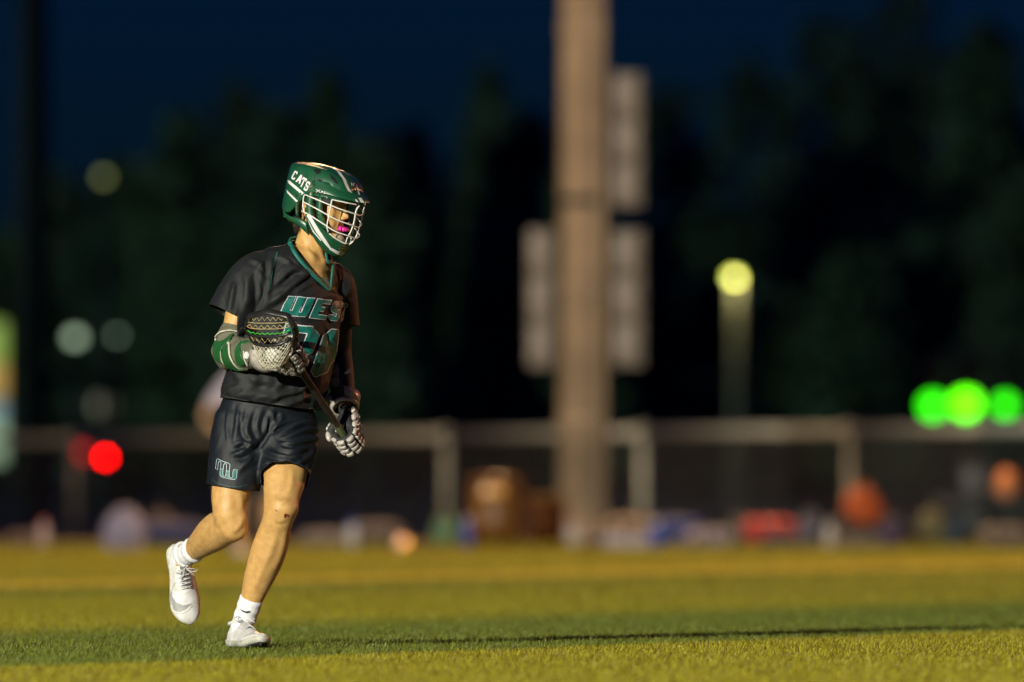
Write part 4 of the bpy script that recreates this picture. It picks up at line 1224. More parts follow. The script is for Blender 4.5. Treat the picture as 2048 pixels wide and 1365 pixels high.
two = np.array(ZN((330, 70), (510, 97), (730, 128), (880, 140), (1028, 325), (885, 690), (740, 742), (400, 830), (330, 930), (640, 1090), (695, 1150), (675, 1208), (20, 1045), (60, 820), (300, 700), (640, 590), (690, 500), (775, 292), (560, 268), (470, 380), (260, 330)))
zero_o = np.array(ZN((1280, 190), (1425, 205), (1420, 390), (1395, 560), (1385, 780), (1270, 920), (1190, 1100), (965, 1195), (915, 1190), (845, 1085), (980, 700), (1100, 335)))
zero_i = np.array(ZN((1255, 390), (1390, 400), (1375, 500), (1240, 680), (1175, 870), (1040, 1020), (1010, 1030), (1130, 880), (1195, 680)))
decal(mbw, [offset_poly(two, .7)], JB, .0045, 3); decal(mbt, [offset_poly(two, -.95)], JB, .0068, 3)
decal(mbw, [offset_poly(zero_o, .7), offset_poly(zero_i, -.5)], JB, .0045, 3); decal(mbt, [offset_poly(zero_o, -.95), offset_poly(zero_i, 1.0)], JB, .0068, 3)
mkb('number', mbt, M_TEAL, jersey); mkb('number_outline', mbw, M_WPRINT, jersey)

# ---------------------------------------------------------------- shorts
sh = MB()
limb(sh, st((541, 775, .0, .160, .120), (537, 805, .0, .172, .128), (531, 850, .0, .183, .140), (529, 885, .0, .165, .13)), PL, 20, 40)
limb(sh, st((497, 855, -.03, .130, .125), (484, 890, -.05, .122, .118), (474, 930, -.075, .108, .108), (467, 968, -.095, .098, .10), (463, 1000, -.11, .094, .096)), PL, 24, 36)
limb(sh, st((566, 850, .03, .128, .122), (572, 885, -.03, .118, .112), (572, 918, -.09, .104, .098), (571, 948, -.14, .094, .092), (570, 972, -.18, .09, .09)), PL, 24, 36)
sV, sF = voxel_union(sh, 0.0068, 9, 0.5)
sN = vnormals(sV, sF); P2 = to_px(sV)
for line, amp, w in (
    (Z5((310, 200), (290, 440), (265, 700)), .006, 9),
    (Z5((520, 270), (490, 470), (470, 640)), .007, 5),
    (Z5((640, 330), (590, 540), (640, 640), (560, 740), (440, 800)), .008, 5),
    (Z5((450, 690), (560, 660), (650, 700)), .009, 5),
    (Z5((430, 790), (560, 770), (660, 700), (720, 620)), .008, 5),
    (Z5((740, 330), (700, 480), (760, 640)), .006, 5),
    (Z5((850, 330), (800, 460), (780, 600)), .007, 4.5),
    (Z5((870, 330), (880, 450), (850, 600), (740, 760)), .010, 5),
    (Z5((880, 520), (1050, 430), (1280, 385)), .010, 5),
    (Z5((870, 600), (1000, 540), (1200, 450), (1340, 450)), .012, 4.5),
    (Z5((860, 630), (1050, 580), (1250, 520), (1370, 540)), .012, 4.5),
    (Z5((880, 640), (1060, 670), (1200, 640), (1370, 610)), .012, 4.5),
    (Z5((860, 650), (990, 720), (1100, 740), (1260, 700)), .010, 4.5),
    (Z5((790, 740), (900, 790), (1080, 810), (1180, 770)), .011, 5),
    (Z5((1080, 820), (1200, 830), (1320, 740)), .008, 5),
    (Z5((760, 850), (860, 860), (980, 890)), .005, 5),
    (Z5((500, 960), (600, 900), (700, 840)), .007, 5),
    (Z5((520, 920), (620, 840), (660, 790)), .007, 4.5),
    (Z5((980, 370), (930, 440), (890, 520)), .009, 5),
    (Z5((900, 560), (1100, 490), (1300, 480)), .006, 2.4), (Z5((950, 620), (1120, 620), (1300, 570)), .006, 2.4), (Z5((900, 720), (1050, 770), (1220, 740)), .006, 2.4),
    (Z5((400, 300), (380, 480), (400, 640)), .005, 2.6), (Z5((560, 300), (545, 420), (560, 540)), .005, 2.4), (Z5((480, 760), (600, 720), (690, 640)), .005, 2.4),
    (Z5((820, 420), (800, 520), (820, 600)), .005, 2.4), (Z5((1000, 400), (1150, 360), (1290, 350)), .005, 2.4), (Z5((1150, 880), (1240, 840), (1310, 760)), .005, 2.6)):
    sV = crease(sV, sN, P2, line, amp, w, 0.8)
sN = vnormals(sV, sF)
sV = sV + sN * (fbm(sV * [1, 1, .6], 11.0, 9.0, 3) * 0.003 + fbm(sV * [1, 1, .5], 34.0, 4.0, 2) * 0.0011)[:, None]
sN = vnormals(sV, sF); sV = sharp_folds(sV, sN, 9.0, 5.0, .0020, .09, [1, 1, .5])
px_ = to_px(sV)
sV, sF = slice_off(sV, sF, at(466, 976, -.095), nrm(at(463, 1000, -.11) - at(474, 930, -.075)) + np.array([0, .28, 0]), (px_[:, 0] < 521) & (px_[:, 1] > 915))
px_ = to_px(sV)
sV, sF = slice_off(sV, sF, at(571, 956, -.15), nrm(at(570, 972, -.18) - at(572, 918, -.09)), (px_[:, 0] > 521) & (px_[:, 1] > 890))
sV, sF = slice_off(sV, sF, at(0, 785), [0, 0, 1], np.ones(len(sV), bool))
shorts = mk('shorts', sV, sF, M_SHORTS, person)
md = shorts.modifiers.new('thickness', 'SOLIDIFY'); md.thickness = 0.003; md.offset = -1
SB = BVHTree.FromPolygons([tuple(v) for v in sV], sF)
# stitched hems and the side seam
mb = MB()
for ln in (Z5((228, 1045), (300, 1090), (400, 1120), (500, 1125), (600, 1105)), Z5((770, 890), (870, 862), (960, 855), (1060, 862), (1160, 895), (1250, 950))):
    decal(mb, [stroke_loop(catmull(ln, 18), .45)], SB, .0015, 4)
mkb('hem_stitch', mb, mat('green stitch', (0.02, 0.09, 0.08), 0.6), shorts)
# interlocked letters on the shorts
ZL = lambda *p: [(420 + x / 19.5, 905 + y / 19.5) for x, y in p]
mb = MB()
for ln in (ZL((410, 640), (440, 440), (430, 380), (390, 345), (350, 370), (330, 440), (310, 690), (225, 640), (265, 300), (310, 255), (520, 360), (730, 430), (785, 490), (780, 560), (755, 760), (750, 940), (790, 1000), (850, 1005), (890, 960), (895, 800), (915, 670), (1065, 675), (1030, 1020), (960, 1070), (780, 1045), (520, 985), (430, 940), (395, 880), (400, 740), (410, 650)),
           ZL((420, 640), (510, 665)), ZL((640, 725), (750, 740)),
           ZL((520, 660), (540, 480), (590, 435), (640, 460), (655, 540), (640, 720), (625, 900), (580, 955), (525, 930), (505, 860), (515, 670))):
    decal(mb, [stroke_loop(np.array(ln), .42)], SB, .0022, 2.5)
mkb('logo_outline', mb, mat('logo outline', (0.45, 0.60, 0.66), 0.5), shorts)
mb = MB()
for lp in (ZL((425, 665), (500, 690), (500, 890), (530, 965), (450, 930), (410, 870)), ZL((650, 750), (740, 760), (735, 940), (770, 1015), (600, 985), (635, 900)), ZL((925, 690), (1045, 692), (1015, 1005), (950, 1050), (850, 1035), (905, 970))):
    decal(mb, [np.array(lp)], SB, .0016, 2.5)
mkb('logo_fill', mb, M_TEAL, shorts)
# ---------------------------------------------------------------- helmet
M_GREEN = mat('green helmet plastic', (0.008, 0.060, 0.026), 0.32, 0, 0.05, 34, 0.05, 120, coat=0.2, col2=(0.011, 0.080, 0.036))
M_HWHITE = mat('white helmet trim', (0.62, 0.62, 0.60), 0.35, 0, 0.04, 40)
M_BAR = mat('white coated wire', (0.66, 0.66, 0.60), 0.35, 0, 0.06, 60)
M_BLACKP = mat('black plastic', (0.010, 0.010, 0.011), 0.4, 0, 0.1, 40)
M_PINK = mat('pink mouthguard', (0.75, 0.03, 0.33), 0.3, 0, 0.06, 80)
M_LINER = mat('dark helmet liner', (0.012, 0.014, 0.013), 0.8, 0, 0.2, 60)
M_CUP = mat('chin cup foam', (0.42, 0.38, 0.28), 0.7, 0, 0.1, 60)

def hx(rows): return np.array(rows, float)
# side outline of the shell: forward position -> height of the crown line, half width, lower edge
prof_f = [-.146, -.143, -.136, -.122, -.105, -.085, -.065, -.045, -.020, .0, .045, .085, .115, .135, .147]
prof_t = [.085, .122, .134, .139, .142, .145, .148, .150, .151, .150, .146, .134, .116, .094, .064]
prof_w = [.010, .022, .040, .062, .083, .098, .106, .110, .112, .112, .111, .104, .091, .072, .044]
prof_b = [.020, -.005, -.020, -.028, -.034, -.038, -.036, -.010, .040, .050, .054, .054, .050, .048, .046]
ff = np.concatenate([np.linspace(-.146, -.12, 14), np.linspace(-.117, .12, 56), np.linspace(.123, .147, 10)])
rings = []
NL = 61
for f in ff:
    t = np.interp(f, prof_f, prof_t); w = np.interp(f, prof_f, prof_w); b = np.interp(f, prof_f, prof_b)
    row = []
    for k in range(NL):
        a = math.pi * k / (NL - 1)                       # his right edge over the crown to his left edge
        c, s_ = math.cos(a), math.sin(a)
        y = -w * np.sign(c) * abs(c) ** 0.72
        z0 = min(b, t - .01)
        zm = max(0.02, z0)
        if s_ > 0.28:
            q = (s_ - 0.28) / 0.72
            z = zm + (t - zm) * (1 - (1 - q) ** 1.9) ** 0.9
        else:
            z = z0 + (zm - z0) * (s_ / 0.28)
        tuck = 1.0 - 0.55 * max(0, -.02 - z)             # narrows a little below the ears
        # raised central keel between two shallow channels
        keel = 0.004 * math.exp(-((abs(y) - .0) / .022) ** 2) - 0.003 * math.exp(-((abs(y) - .047) / .010) ** 2) * (1 if f > -.09 else 0)
        row.append(H(f, y * tuck, z + keel * s_))
    rings.append(np.array(row))
hm = MB(); hm.loft(rings, cap=False, closed=False)
hV, hF = eval_modified(hm.verts(), hm.F, [('SMOOTH', dict(iterations=3, factor=0.4))])
hF = [f[::-1] for f in hF] if np.dot(vnormals(hV, hF)[len(hV) // 2], hV[len(hV) // 2] - HEAD) < 0 else hF
helmet = mk('helmet', hV, hF, [M_GREEN], person)
md = helmet.modifiers.new('thickness', 'SOLIDIFY'); md.thickness = 0.007; md.offset = -1

def plate(mb, A, B, th=.006, n=14, m=0):
    """solid plate between two edge lines (rows of f, l, u)"""
    A = catmull(A, n); B = catmull(B, n); K = 7
    out = []; inn = []
    C = np.array([.03, 0, -.03])
    for i in range(n):
        r1 = []; r2 = []
        for k in range(K):
            t = k / (K - 1); p = A[i] * (1 - t) + B[i] * t
            d = p - C; d[2] *= .3; d = nrm(d)
            p = p + d * .006 * math.sin(math.pi * t)
            r1.append(H(*p)); r2.append(H(*(p - d * th)))
        out.append(np.array(r1 + r2[::-1]))
    return mb.loft(out, True, m)

def mirror(rows): return np.array([(r[0], -r[1], r[2]) for r in rows])
# visor: brim swept round the brow
vis_in = hx([(.028, -.112, .066), (.070, -.106, .066), (.110, -.088, .062), (.140, -.050, .058), (.150, 0, .058), (.140, .050, .058), (.110, .088, .062), (.070, .106, .066), (.028, .112, .066)])
vis_out = hx([(.020, -.117, .048), (.078, -.115, .050), (.130, -.097, .046), (.172, -.050, .042), (.190, 0, .043), (.172, .050, .042), (.130, .097, .046), (.078, .115, .050), (.020, .117, .048)])
vis_top = hx([(.006, -.105, .092), (.055, -.100, .098), (.093, -.083, .092), (.118, -.050, .094), (.127, 0, .096), (.118, .050, .094), (.093, .083, .092), (.055, .100, .098), (.006, .105, .092)])
n = 48
I, O, T_ = catmull(vis_in, n) + [0, 0, .011], catmull(vis_out, n) + [0, 0, .010], catmull(vis_top, n) + [0, 0, .006]
rings = []
for i in range(n):
    e = O[i]; up = np.array([0, 0, .004])
    rings.append(np.array([H(*p) for p in (T_[i] - [0.004, 0, 0], T_[i], (T_[i] * .55 + I[i] * .45) + [.004, 0, .001], I[i] * .55 + O[i] * .45 + [0, 0, .008], e + up, e, e * .7 + I[i] * .3 - [0, 0, .002], I[i] - [.006, 0, .004])]))
mb = MB(); mb.loft(rings)
visor = mkb('visor', mb, M_GREEN, helmet)
# jaw guard
lo = hx([(-.002, -.112, .056), (-.002, -.1125, .020), (.004, -.111, -.022), (.022, -.108, -.062), (.052, -.092, -.110), (.080, -.068, -.142), (.104, -.034, -.160), (.112, 0, -.164)])
up_ = hx([(.026, -.112, .056), (.028, -.112, .020), (.034, -.110, -.016), (.050, -.106, -.040), (.078, -.094, -.064), (.104, -.074, -.084), (.130, -.038, -.101), (.138, 0, -.106)])
lo2 = np.vstack([lo, mirror(lo)[::-1][1:]]); up2 = np.vstack([up_, mirror(up_)[::-1][1:]])
mb = MB(); plate(mb, lo2, up2, .008, 52)
mkb('jaw_guard', mb, M_GREEN, helmet)
# rear side straps of the shell (plates that run from the nape to the ear)
mb = MB()
for mir in (0, 1):
    A = hx([(-.092, -.068, -.052), (-.078, -.085, -.060), (-.052, -.101, -.066), (-.012, -.107, -.076), (.030, -.100, -.100)])
    B = hx([(-.112, -.060, -.006), (-.100, -.088, -.034), (-.058, -.109, -.046), (-.010, -.112, -.046), (.018, -.110, -.056)])
    if mir: A, B = mirror(A), mirror(B)
    mb = MB(); plate(mb, A, B, .007, 18); mkb('side_guard', mb, M_GREEN, helmet)
mb = MB()
A = hx([(-.082, -.076, -.060), (-.090, -.050, -.074), (-.094, 0, -.080)]); B = hx([(-.106, -.074, -.014), (-.126, -.040, .0), (-.136, 0, .008)])
plate(mb, np.vstack([A, mirror(A)[::-1][1:]]), np.vstack([B, mirror(B)[::-1][1:]]), .006, 24)
mkb('nape_guard', mb, M_GREEN, helmet)
# padded ear frame behind the bars
mb = MB()
for mir in (1, -1):
    mb.tube([H(-.028, -.104 * mir, .046), H(-.040, -.104 * mir, .005), H(-.030, -.103 * mir, -.040)], [.006, .007, .006], 8, smooth_path=10); mkb('ear_frame', mb, M_GREEN, helmet); mb = MB()
HBmb = MB(); HBmb.add(hV, hF)
for o_ in (visor, ) + tuple(c for c in helmet.children if c.name.startswith(('jaw_guard', 'side_guard', 'nape_guard'))):
    HBmb.add(np.array([v.co[:] for v in o_.data.vertices]) + B0, [tuple(p.vertices) for p in o_.data.polygons])
HB = BVHTree.FromPolygons([tuple(v) for v in HBmb.verts()], HBmb.F)
Z1 = lambda *p: np.array([(520 + x / 5.686, 300 + y / 5.686) for x, y in p])

# liner seen inside
mb = MB(); mb.loft([np.array([HEAD + (p - HEAD) * .90 for p in r]) for r in [np.array([H(f, yy, zz) for yy, zz in
     [(-np.interp(f, prof_f, prof_w) * math.cos(a), .03 + (np.interp(f, prof_f, prof_t) - .03) * math.sin(a)) for a in np.linspace(0, math.pi, 25)]]) for f in np.linspace(-.13, .11, 24)]], cap=False, closed=False)
mkb('liner', mb, M_LINER, helmet)

# white stripes, vents, lettering
mb = MB()
for lp in (Z1((318, 345), (340, 352), (500, 490), (515, 520), (495, 545), (485, 520), (322, 378)),
           Z1((485, 520), (500, 515), (520, 560), (525, 660), (508, 655), (500, 570)),
           Z1((305, 450), (318, 470), (480, 630), (492, 668), (475, 655), (310, 490)),
           Z1((530, 745), (562, 728), (640, 860), (740, 1010), (800, 1105), (790, 1125), (745, 1080), (640, 940)),
           Z1((525, 755), (533, 770), (610, 920), (700, 1030), (690, 1035), (600, 930)),
           Z1((800, 1108), (890, 1155), (975, 1172), (975, 1212), (890, 1196), (785, 1130)),
           Z1((800, 192), (850, 205), (920, 265), (975, 345), (1010, 430), (1045, 492), (1000, 470), (965, 400), (925, 315), (870, 240)),
           Z1((1093, 395), (1105, 420), (1135, 510), (1122, 516), (1100, 450)),
           Z1((1075, 562), (1098, 568), (1118, 598), (1090, 588)), Z1((1112, 548), (1150, 548), (1185, 605), (1150, 605))):
    decal(mb, [lp], HB, .0016, 2.0)
mkb('stripe', mb, M_HWHITE, helmet)
mb = MB()
for lp in (Z1((790, 262), (815, 290), (860, 330), (895, 398), (850, 375), (805, 330)),
           Z1((640, 322), (690, 340), (708, 372), (660, 350)),
           Z1((600, 222), (688, 220), (690, 262), (650, 285), (628, 262)),
           Z1((1050, 415), (1062, 415), (1090, 500), (1078, 500)),
           Z1((400, 490), (430, 520), (470, 560), (500, 640), (440, 580)),
           Z1((618, 292), (624, 292), (622, 400), (616, 410)),
           Z1((345, 362), (500, 500), (512, 512), (505, 520), (340, 372)),
           Z1((420, 640), (450, 665), (500, 720), (530, 790), (490, 760), (440, 700))):
    decal(mb, [lp], HB, .0012, 2.0)
mkb('vent', mb, M_BLACKP, helmet)  # dark of the vent holes laid on as black patches, nothing cut
# CATS: block letters in a slanted frame on the side panel
def glyph(strokes_, o, ex, ey):
    return [np.array([o + ex * x + ey * y for x, y in g]) for g in strokes_]
GL = {
 'C': [[(1, .28), (.72, .28), (.72, .2), (.3, .2), (.3, .8), (.72, .8), (.72, .7), (1, .7), (1, .88), (.85, 1), (.15, 1), (0, .88), (0, .12), (.15, 0), (.85, 0), (1, .12)]],
 'A': [[(0, 1), (.32, 0), (.68, 0), (1, 1), (.7, 1), (.64, .78), (.36, .78), (.3, 1)], [(.42, .58), (.58, .58), (.5, .25)]],
 'T': [[(0, 0), (1, 0), (1, .32), (.8, .32), (.8, .2), (.65, .2), (.65, 1), (.35, 1), (.35, .2), (.2, .2), (.2, .32), (0, .32)]],
 'S': [[(1, .32), (.72, .32), (.72, .2), (.3, .2), (.3, .36), (.9, .42), (1, .54), (1, .88), (.85, 1), (.15, 1), (0, .88), (0, .66), (.28, .66), (.28, .8), (.7, .8), (.7, .62), (.1, .56), (0, .44), (0, .12), (.15, 0), (.85, 0), (1, .12)]],
}
mbl = MB(); mbd = MB()
d_ = np.array([.66, .75]); p_ = np.array([-.36, .93])
for ch, (ox, oy), w_, h_ in (('C', (398, 236), 44, 100), ('A', (448, 272), 60, 100), ('T', (494, 308), 52, 112), ('S', (540, 352), 46, 112)):
    o_ = np.array((ox, oy), float); ex = np.array([.88, .48]) * w_; ey = np.array([-.44, .90]) * h_
    for k, g in enumerate([glyph(GL[ch], o_, ex, ey)]):
        lp = [np.array(Z1(*[tuple(q) for q in gg])) for gg in g]
        decal(mbl, lp, HB, .0024, 1.6)
        decal(mbd, [offset_poly(lp[0], .55)], HB, .0014, 2.0)
mkb('lettering', mbl, M_HWHITE, helmet)
mkb('lettering_border', mbd, M_BLACKP, helmet)
# small model mark under the side panel and the initial over the visor
mb = MB()
for ln, w_ in ((Z1((635, 452), (655, 460), (690, 490)), .55), (Z1((685, 455), (660, 470), (630, 488)), .55), (Z1((697, 490), (703, 470), (718, 472), (716, 481), (702, 481), (714, 493)), .33),
               (Z1((745, 474), (730, 476), (727, 484), (742, 487), (741, 496), (724, 496)), .36),
               (Z1((1035, 375), (1045, 412), (1050, 385), (1057, 412), (1066, 378)), .75)):
    decal(mb, [stroke_loop(catmull(ln, 3 * len(ln)) if len(ln) < 4 else ln, w_)], HB, .0018, 1.5)
mkb('mark', mb, M_HWHITE, helmet)
# buckle clip
mb = MB(); decal(mb, [stroke_loop(Z1((560, 425), (610, 410), (612, 445), (600, 460), (620, 480), (570, 495)), .5)], HB, .003, 2)
mkb('clip', mb, mat('brass clip', (0.45, 0.36, 0.14), 0.3, 0.6), helmet)
mb = MB(); mb.ellipsoid(np.array(drape(Z1((830, 1000)), HB, .001)[0]), (.003, .003, .003))
mkb('screw', mb, mat('brass screw', (0.35, 0.28, 0.12), 0.35, 0.7), helmet)
# nape knob
mb = MB(); mb.box(H(-.098, -.066, -.048), (.014, .014, .024), HA, bev=.004)
mkb('nape_knob', mb, M_GREEN, helmet)

# cage
def cage(g, u, s=1.0):
    a = R(g); c = math.cos(a)
    return (-.006 + (.174 * s) * max(c, 0) ** .85, -.121 * math.sin(a), u)
def bar(us, r=.0025, gs=None, name='cage_bar'):
    gs = np.linspace(90, -90, 19) if gs is None else gs
    rows = [H(*cage(g, np.interp(abs(g), [0, 45, 90], us), 1.0 - .0 * abs(u_))) for g, u_ in zip(gs, np.zeros(len(gs)))]
    mb = MB(); mb.tube(rows, [r], 8, smooth_path=48)
    return mkb(name, mb, M_BAR, helmet)
bar((.003, .018, .043)); bar((-.041, -.024, .016)); 
bar((-.082, -.066, -.016))
def pole_bar(rows, r=.0025):
    mb = MB(); mb.tube([H(*p) for p in rows], [r], 8, smooth_path=30); return mkb('cage_bar', mb, M_BAR, helmet)
for s_ in (1, -1):
    g = 57 * s_
    pole_bar([cage(g, .046), cage(g, .020), cage(g * 1.0, -.020), cage(g, -.052), (cage(g, -.07)[0] + .004, cage(g, 0)[1] * .9, -.074)])
    pole_bar([(.170, -.020 * s_, .040), cage(13 * s_, .020), cage(13 * s_, -.020), cage(13 * s_, -.055, .97), cage(14 * s_, -.085, .92), (.142, -.018 * s_, -.108)])
    pole_bar([cage(57 * s_, .046), cage(35 * s_, .044), cage(15 * s_, .042)])
    pole_bar([cage(90 * s_, .043), (-.008, -.121 * s_, .030), (-.004, -.121 * s_, .0), cage(88 * s_, -.016)])
    # lower frame along the jaw guard to the chin
    pole_bar([(.100, -.080 * s_, -.078), (.118, -.060 * s_, -.092), (.136, -.030 * s_, -.104), (.142, -.014 * s_, -.108)], .0030)
# chin cup and mouthguard
mb = MB(); mb.ellipsoid(H(.098, 0, -.104), (.022, .034, .024), HA); mkb('chin_cup', mb, M_CUP, helmet)
mb = MB()
for k in range(4): mb.tube([H(.118 + .004 * k, -.050 + .008 * k, -.112 - .008 * k), H(.134 - .003 * k, -.020, -.118 - .009 * k), H(.136 - .004 * k, 0.0, -.119 - .009 * k)], [.0022], 6, smooth_path=10)
mkb('chin_vent', mb, mat('olive vent', (0.08, 0.085, 0.04), 0.5), helmet)
mb = MB(); mb.box(H(.112, .0, -.0585), (.030, .044, .017), HA, bev=.006); mb.box(H(.122, .0, -.0585), (.018, .030, .012), HA, bev=.005)
mkb('mouthguard', mb, M_PINK, person)
mb = MB(); mb.box(H(.117, -.0225, -.058), (.004, .004, .014), HA); mkb('mouthguard_tab', mb, M_BLACKP, person)
# inner green strap with its line of small print, chin strap
mb = MB()
for s_ in (1, -1):
    A = catmull([(.046, -.102 * s_, .045), (.052, -.102 * s_, .0), (.066, -.096 * s_, -.040), (.084, -.085 * s_, -.068)], 14)
    rows = []
    for p in A:
        rows.append(np.array([H(p[0] - .0115, p[1], p[2]), H(p[0] + .0115, p[1] * .985, p[2] + .004), H(p[0] + .0115, p[1] * .94, p[2] + .004), H(p[0] - .0115, p[1] * .95, p[2])]))
    mb = MB(); mb.loft(rows); mkb('inner_strap', mb, M_GREEN, helmet)
mb = MB()
for k, (x, y) in enumerate([(648, 590), (655, 620), (662, 650), (680, 735), (687, 765), (695, 795), (712, 840)]):
    p = H(.047 + .0022 * k, -.104 + .0012 * k, .028 - .0135 * k)
    mb.box(p, (.0045, .001, .0035), HA); mb.box(p + hf * .003 - hu * .004, (.002, .001, .002), HA)
mkb('strap_print', mb, mat('pale print', (0.16, 0.26, 0.19), 0.5), helmet)
# hair at the nape
mb = MB()
rg = np.random.default_rng(5)
for k in range(260):
    l_ = rg.uniform(-.055, .055); f_ = -.088 + .03 * abs(l_) / .055 + rg.normal(0, .004); 
    p = H(f_, l_ * 1.1, -.055 + rg.normal(0, .01)); q = p + np.array([rg.normal(0, .004), rg.normal(0, .004), -rg.uniform(.02, .045)]) + hf * .012
    mb.tube([p, (p + q) / 2 - hf * .003, q], [.0009, .0008, .0003], 4)
mkb('hair', mb, M_BROW, person)
# ---------------------------------------------------------------- lacrosse stick
M_SHAFT = mat('dark shaft', (0.055, 0.042, 0.034), 0.28, 0.6, 0.15, 30)
M_TAPE = mat('olive grip tape', (0.10, 0.12, 0.055), 0.5, 0, 0.12, 90)
M_HEADP = mat('black stick head', (0.014, 0.014, 0.013), 0.32, 0, 0.1, 30)
M_STRING = mat('tan stringing', (0.36, 0.29, 0.13), 0.7, 0, 0.2, 150)
M_NET = mat('white pocket mesh', (0.55, 0.52, 0.40), 0.75, 0, 0.15, 120)
M_LIME = mat('lime sidewall cord', (0.03, 0.38, 0.03), 0.6, 0, 0.1, 150)
M_BALL = mat('white lacrosse ball', (0.62, 0.62, 0.56), 0.55, 0, 0.06, 60)
SA = at(578, 705, -.42); SB_ = at(696, 884, -.02)
sd_ = nrm(SB_ - SA); e1 = -sd_
e2 = nrm(np.array([1, e1[0] / -e1[1], 0])); e2 = nrm(e2 - e1 * np.dot(e2, e1))
e3 = np.cross(e1, e2); e3 = e3 if e3[2] < 0 else -e3
stick = empty('lacrosse_stick', SA, 'black lacrosse stick with tan and green strung pocket, gripped in both gloves', 'lacrosse stick')
def octo(p, q, r):
    mb = MB(); mb.tube([p, q], [r], 8); return mb
autosmooth(mkb('shaft', octo(SA - sd_ * .03, SB_ - sd_ * .09, .0132), M_SHAFT, stick), 20)
autosmooth(mkb('grip_tape', octo(SB_ - sd_ * .10, SB_ + sd_ * .035, .0142), M_TAPE, stick), 20)
mb = MB(); mb.tube([SB_ + sd_ * .03, SB_ + sd_ * .05], [.0165, .015], 12); mkb('butt_cap', mb, M_HEADP, stick)
def S(s, t, h): return SA + e1 * s + e2 * t + e3 * h
# head: upper rim loop, lower side rails, throat
wS = [0, .028, .055, .092, .135, .172, .204, .220]; wW = [.018, .032, .055, .074, .090, .099, .080, .0]
hS = [0, .05, .11, .172, .220]; hH = [.0, .004, -.002, .002, -.020]
def rim(s, side, extra=0.0): return S(s, side * np.interp(s, wS, wW), np.interp(s, hS, hH) + extra)
ss = np.concatenate([np.linspace(.0, .172, 12), np.linspace(.181, .220, 9)])
up_loop = [rim(s, -1) for s in ss] + [rim(s, 1) for s in ss[::-1][1:]]
def rail(path, a_, b_, n=10):
    path = catmull(path, 64); rr = []
    T = np.array([nrm(t) for t in np.gradient(path, axis=0)])
    for p, t in zip(path, T):
        o_ = nrm(np.cross(t, e3)); ang = np.arange(n) * 2 * math.pi / n
        rr.append(p + np.cos(ang)[:, None] * o_ * a_ + np.sin(ang)[:, None] * nrm(np.cross(o_, t)) * b_)
    m_ = MB(); m_.loft(rr); return m_
mkb('head_rim', rail(up_loop, .006, .0135), M_HEADP, stick)
low_loop = [rim(s, -1, .028 * math.sin(math.pi * min(1, s / .207)) ** .7 + .004) for s in np.linspace(.02, .203, 14)]
low_loop2 = [rim(s, 1, .028 * math.sin(math.pi * min(1, s / .207)) ** .7 + .004) for s in np.linspace(.02, .203, 14)]
mb = rail(low_loop, .004, .0045, 8); mb.add(rail(low_loop2, .004, .0045, 8).verts(), rail(low_loop2, .004, .0045, 8).F)
for s in (.065, .105, .15, .183):
    for side in (-1, 1):
        mb.tube([rim(s, side), rim(s + .012, side, .028 * math.sin(math.pi * min(1, s / .207)) ** .7 + .004)], [.0045, .0035], 6)
mb.tube([S(-.035, 0, 0), S(0, 0, .002), S(.035, 0, .004)], [.019, .020, .012], 12)
for side in (-1, 1): mb.tube([S(.02, side * .010, .004), S(.055, side * .030, .006)], [.010, .006], 8)
mkb('head_frame', mb, M_HEADP, stick)
# pocket net: a hanging bag of diamond mesh
BALL_S, BALL_H = .085, .082
def bag(u, v):
    """u 0..1 from throat to scoop, v -1..1 from side to side"""
    s = .028 + .176 * u; w = np.interp(s, wS, wW) * .96
    top = np.interp(s, hS, hH) + .022 * math.sin(math.pi * min(1, s / .207)) ** .7
    dep = .094 * math.exp(-((s - BALL_S) / .058) ** 2) + .020 * math.sin(math.pi * u)
    return S(s, w * v * (1 - .12 * (1 - v * v) * math.exp(-((s - BALL_S) / .06) ** 2)), top + dep * max(0, 1 - abs(v) ** 3.0) ** .6)
mb = MB()
NU, NV = 15, 10
for fam in (1, -1):
    for k in range(-NV, NU + NV):
        pts = []
        for q in np.linspace(0, 1, 40):
            v = -1 + 2 * q; u = (k + fam * (q - .5) * NV) / NU
            if 0 <= u <= .66: pts.append(bag(u, v) + e3 * (.0006 * fam))
        if len(pts) > 3: mb.tube(pts, [.00125], 5)
mkb('pocket_mesh', mb, M_NET, stick)
# cross strings near the scoop, zig-zag and lime side cord
def hang(u, amp, n=15, r=.0014):
    pts = []
    for i in range(n):
        v = -.95 + 1.9 * i / (n - 1); p = bag(u + (amp if i % 2 else -amp), v); pts.append(p - nrm(p - S(.16, 0, 0)) * -.002)
    m_ = MB(); m_.tube(pts, [r], 5); return m_
for u_, a_ in ((.97, .022), (.88, .02), (.71, .028)):
    mkb('shooting_string', hang(u_, a_), M_STRING, stick)
mkb('shooting_string', hang(.80, .012, 19, .0019), M_LIME, stick)
mb = MB()
for u_ in (.93, .86):
    mb.tube([bag(u_, v) + e3 * .002 for v in np.linspace(-.97, .97, 24)], [.0015], 5)
mkb('shooting_string', mb, M_STRING, stick)
mb = MB(); mb.tube([bag(.765, v) + e3 * .003 for v in np.linspace(-.95, .95, 20)], [.0055], 6)
mkb('shooting_lace', mb, M_HEADP, stick); mb = MB(); mb.tube([bag(.655, v) + e3 * .003 for v in np.linspace(-.95, .95, 20)], [.0055], 6)
mkb('shooting_lace', mb, M_HEADP, stick)
mb = MB(); mb.tube([S(.20, -.088, .03), S(.19, -.115, .05), S(.17, -.14, .045)], [.0014, .0012, .0008], 5, smooth_path=8)
mb.tube([S(.19, -.088, .03), S(.20, -.10, .06), S(.17, -.098, .075)], [.0014, .0012, .0008], 5, smooth_path=8)
mkb('loose_string', mb, M_HEADP, stick)
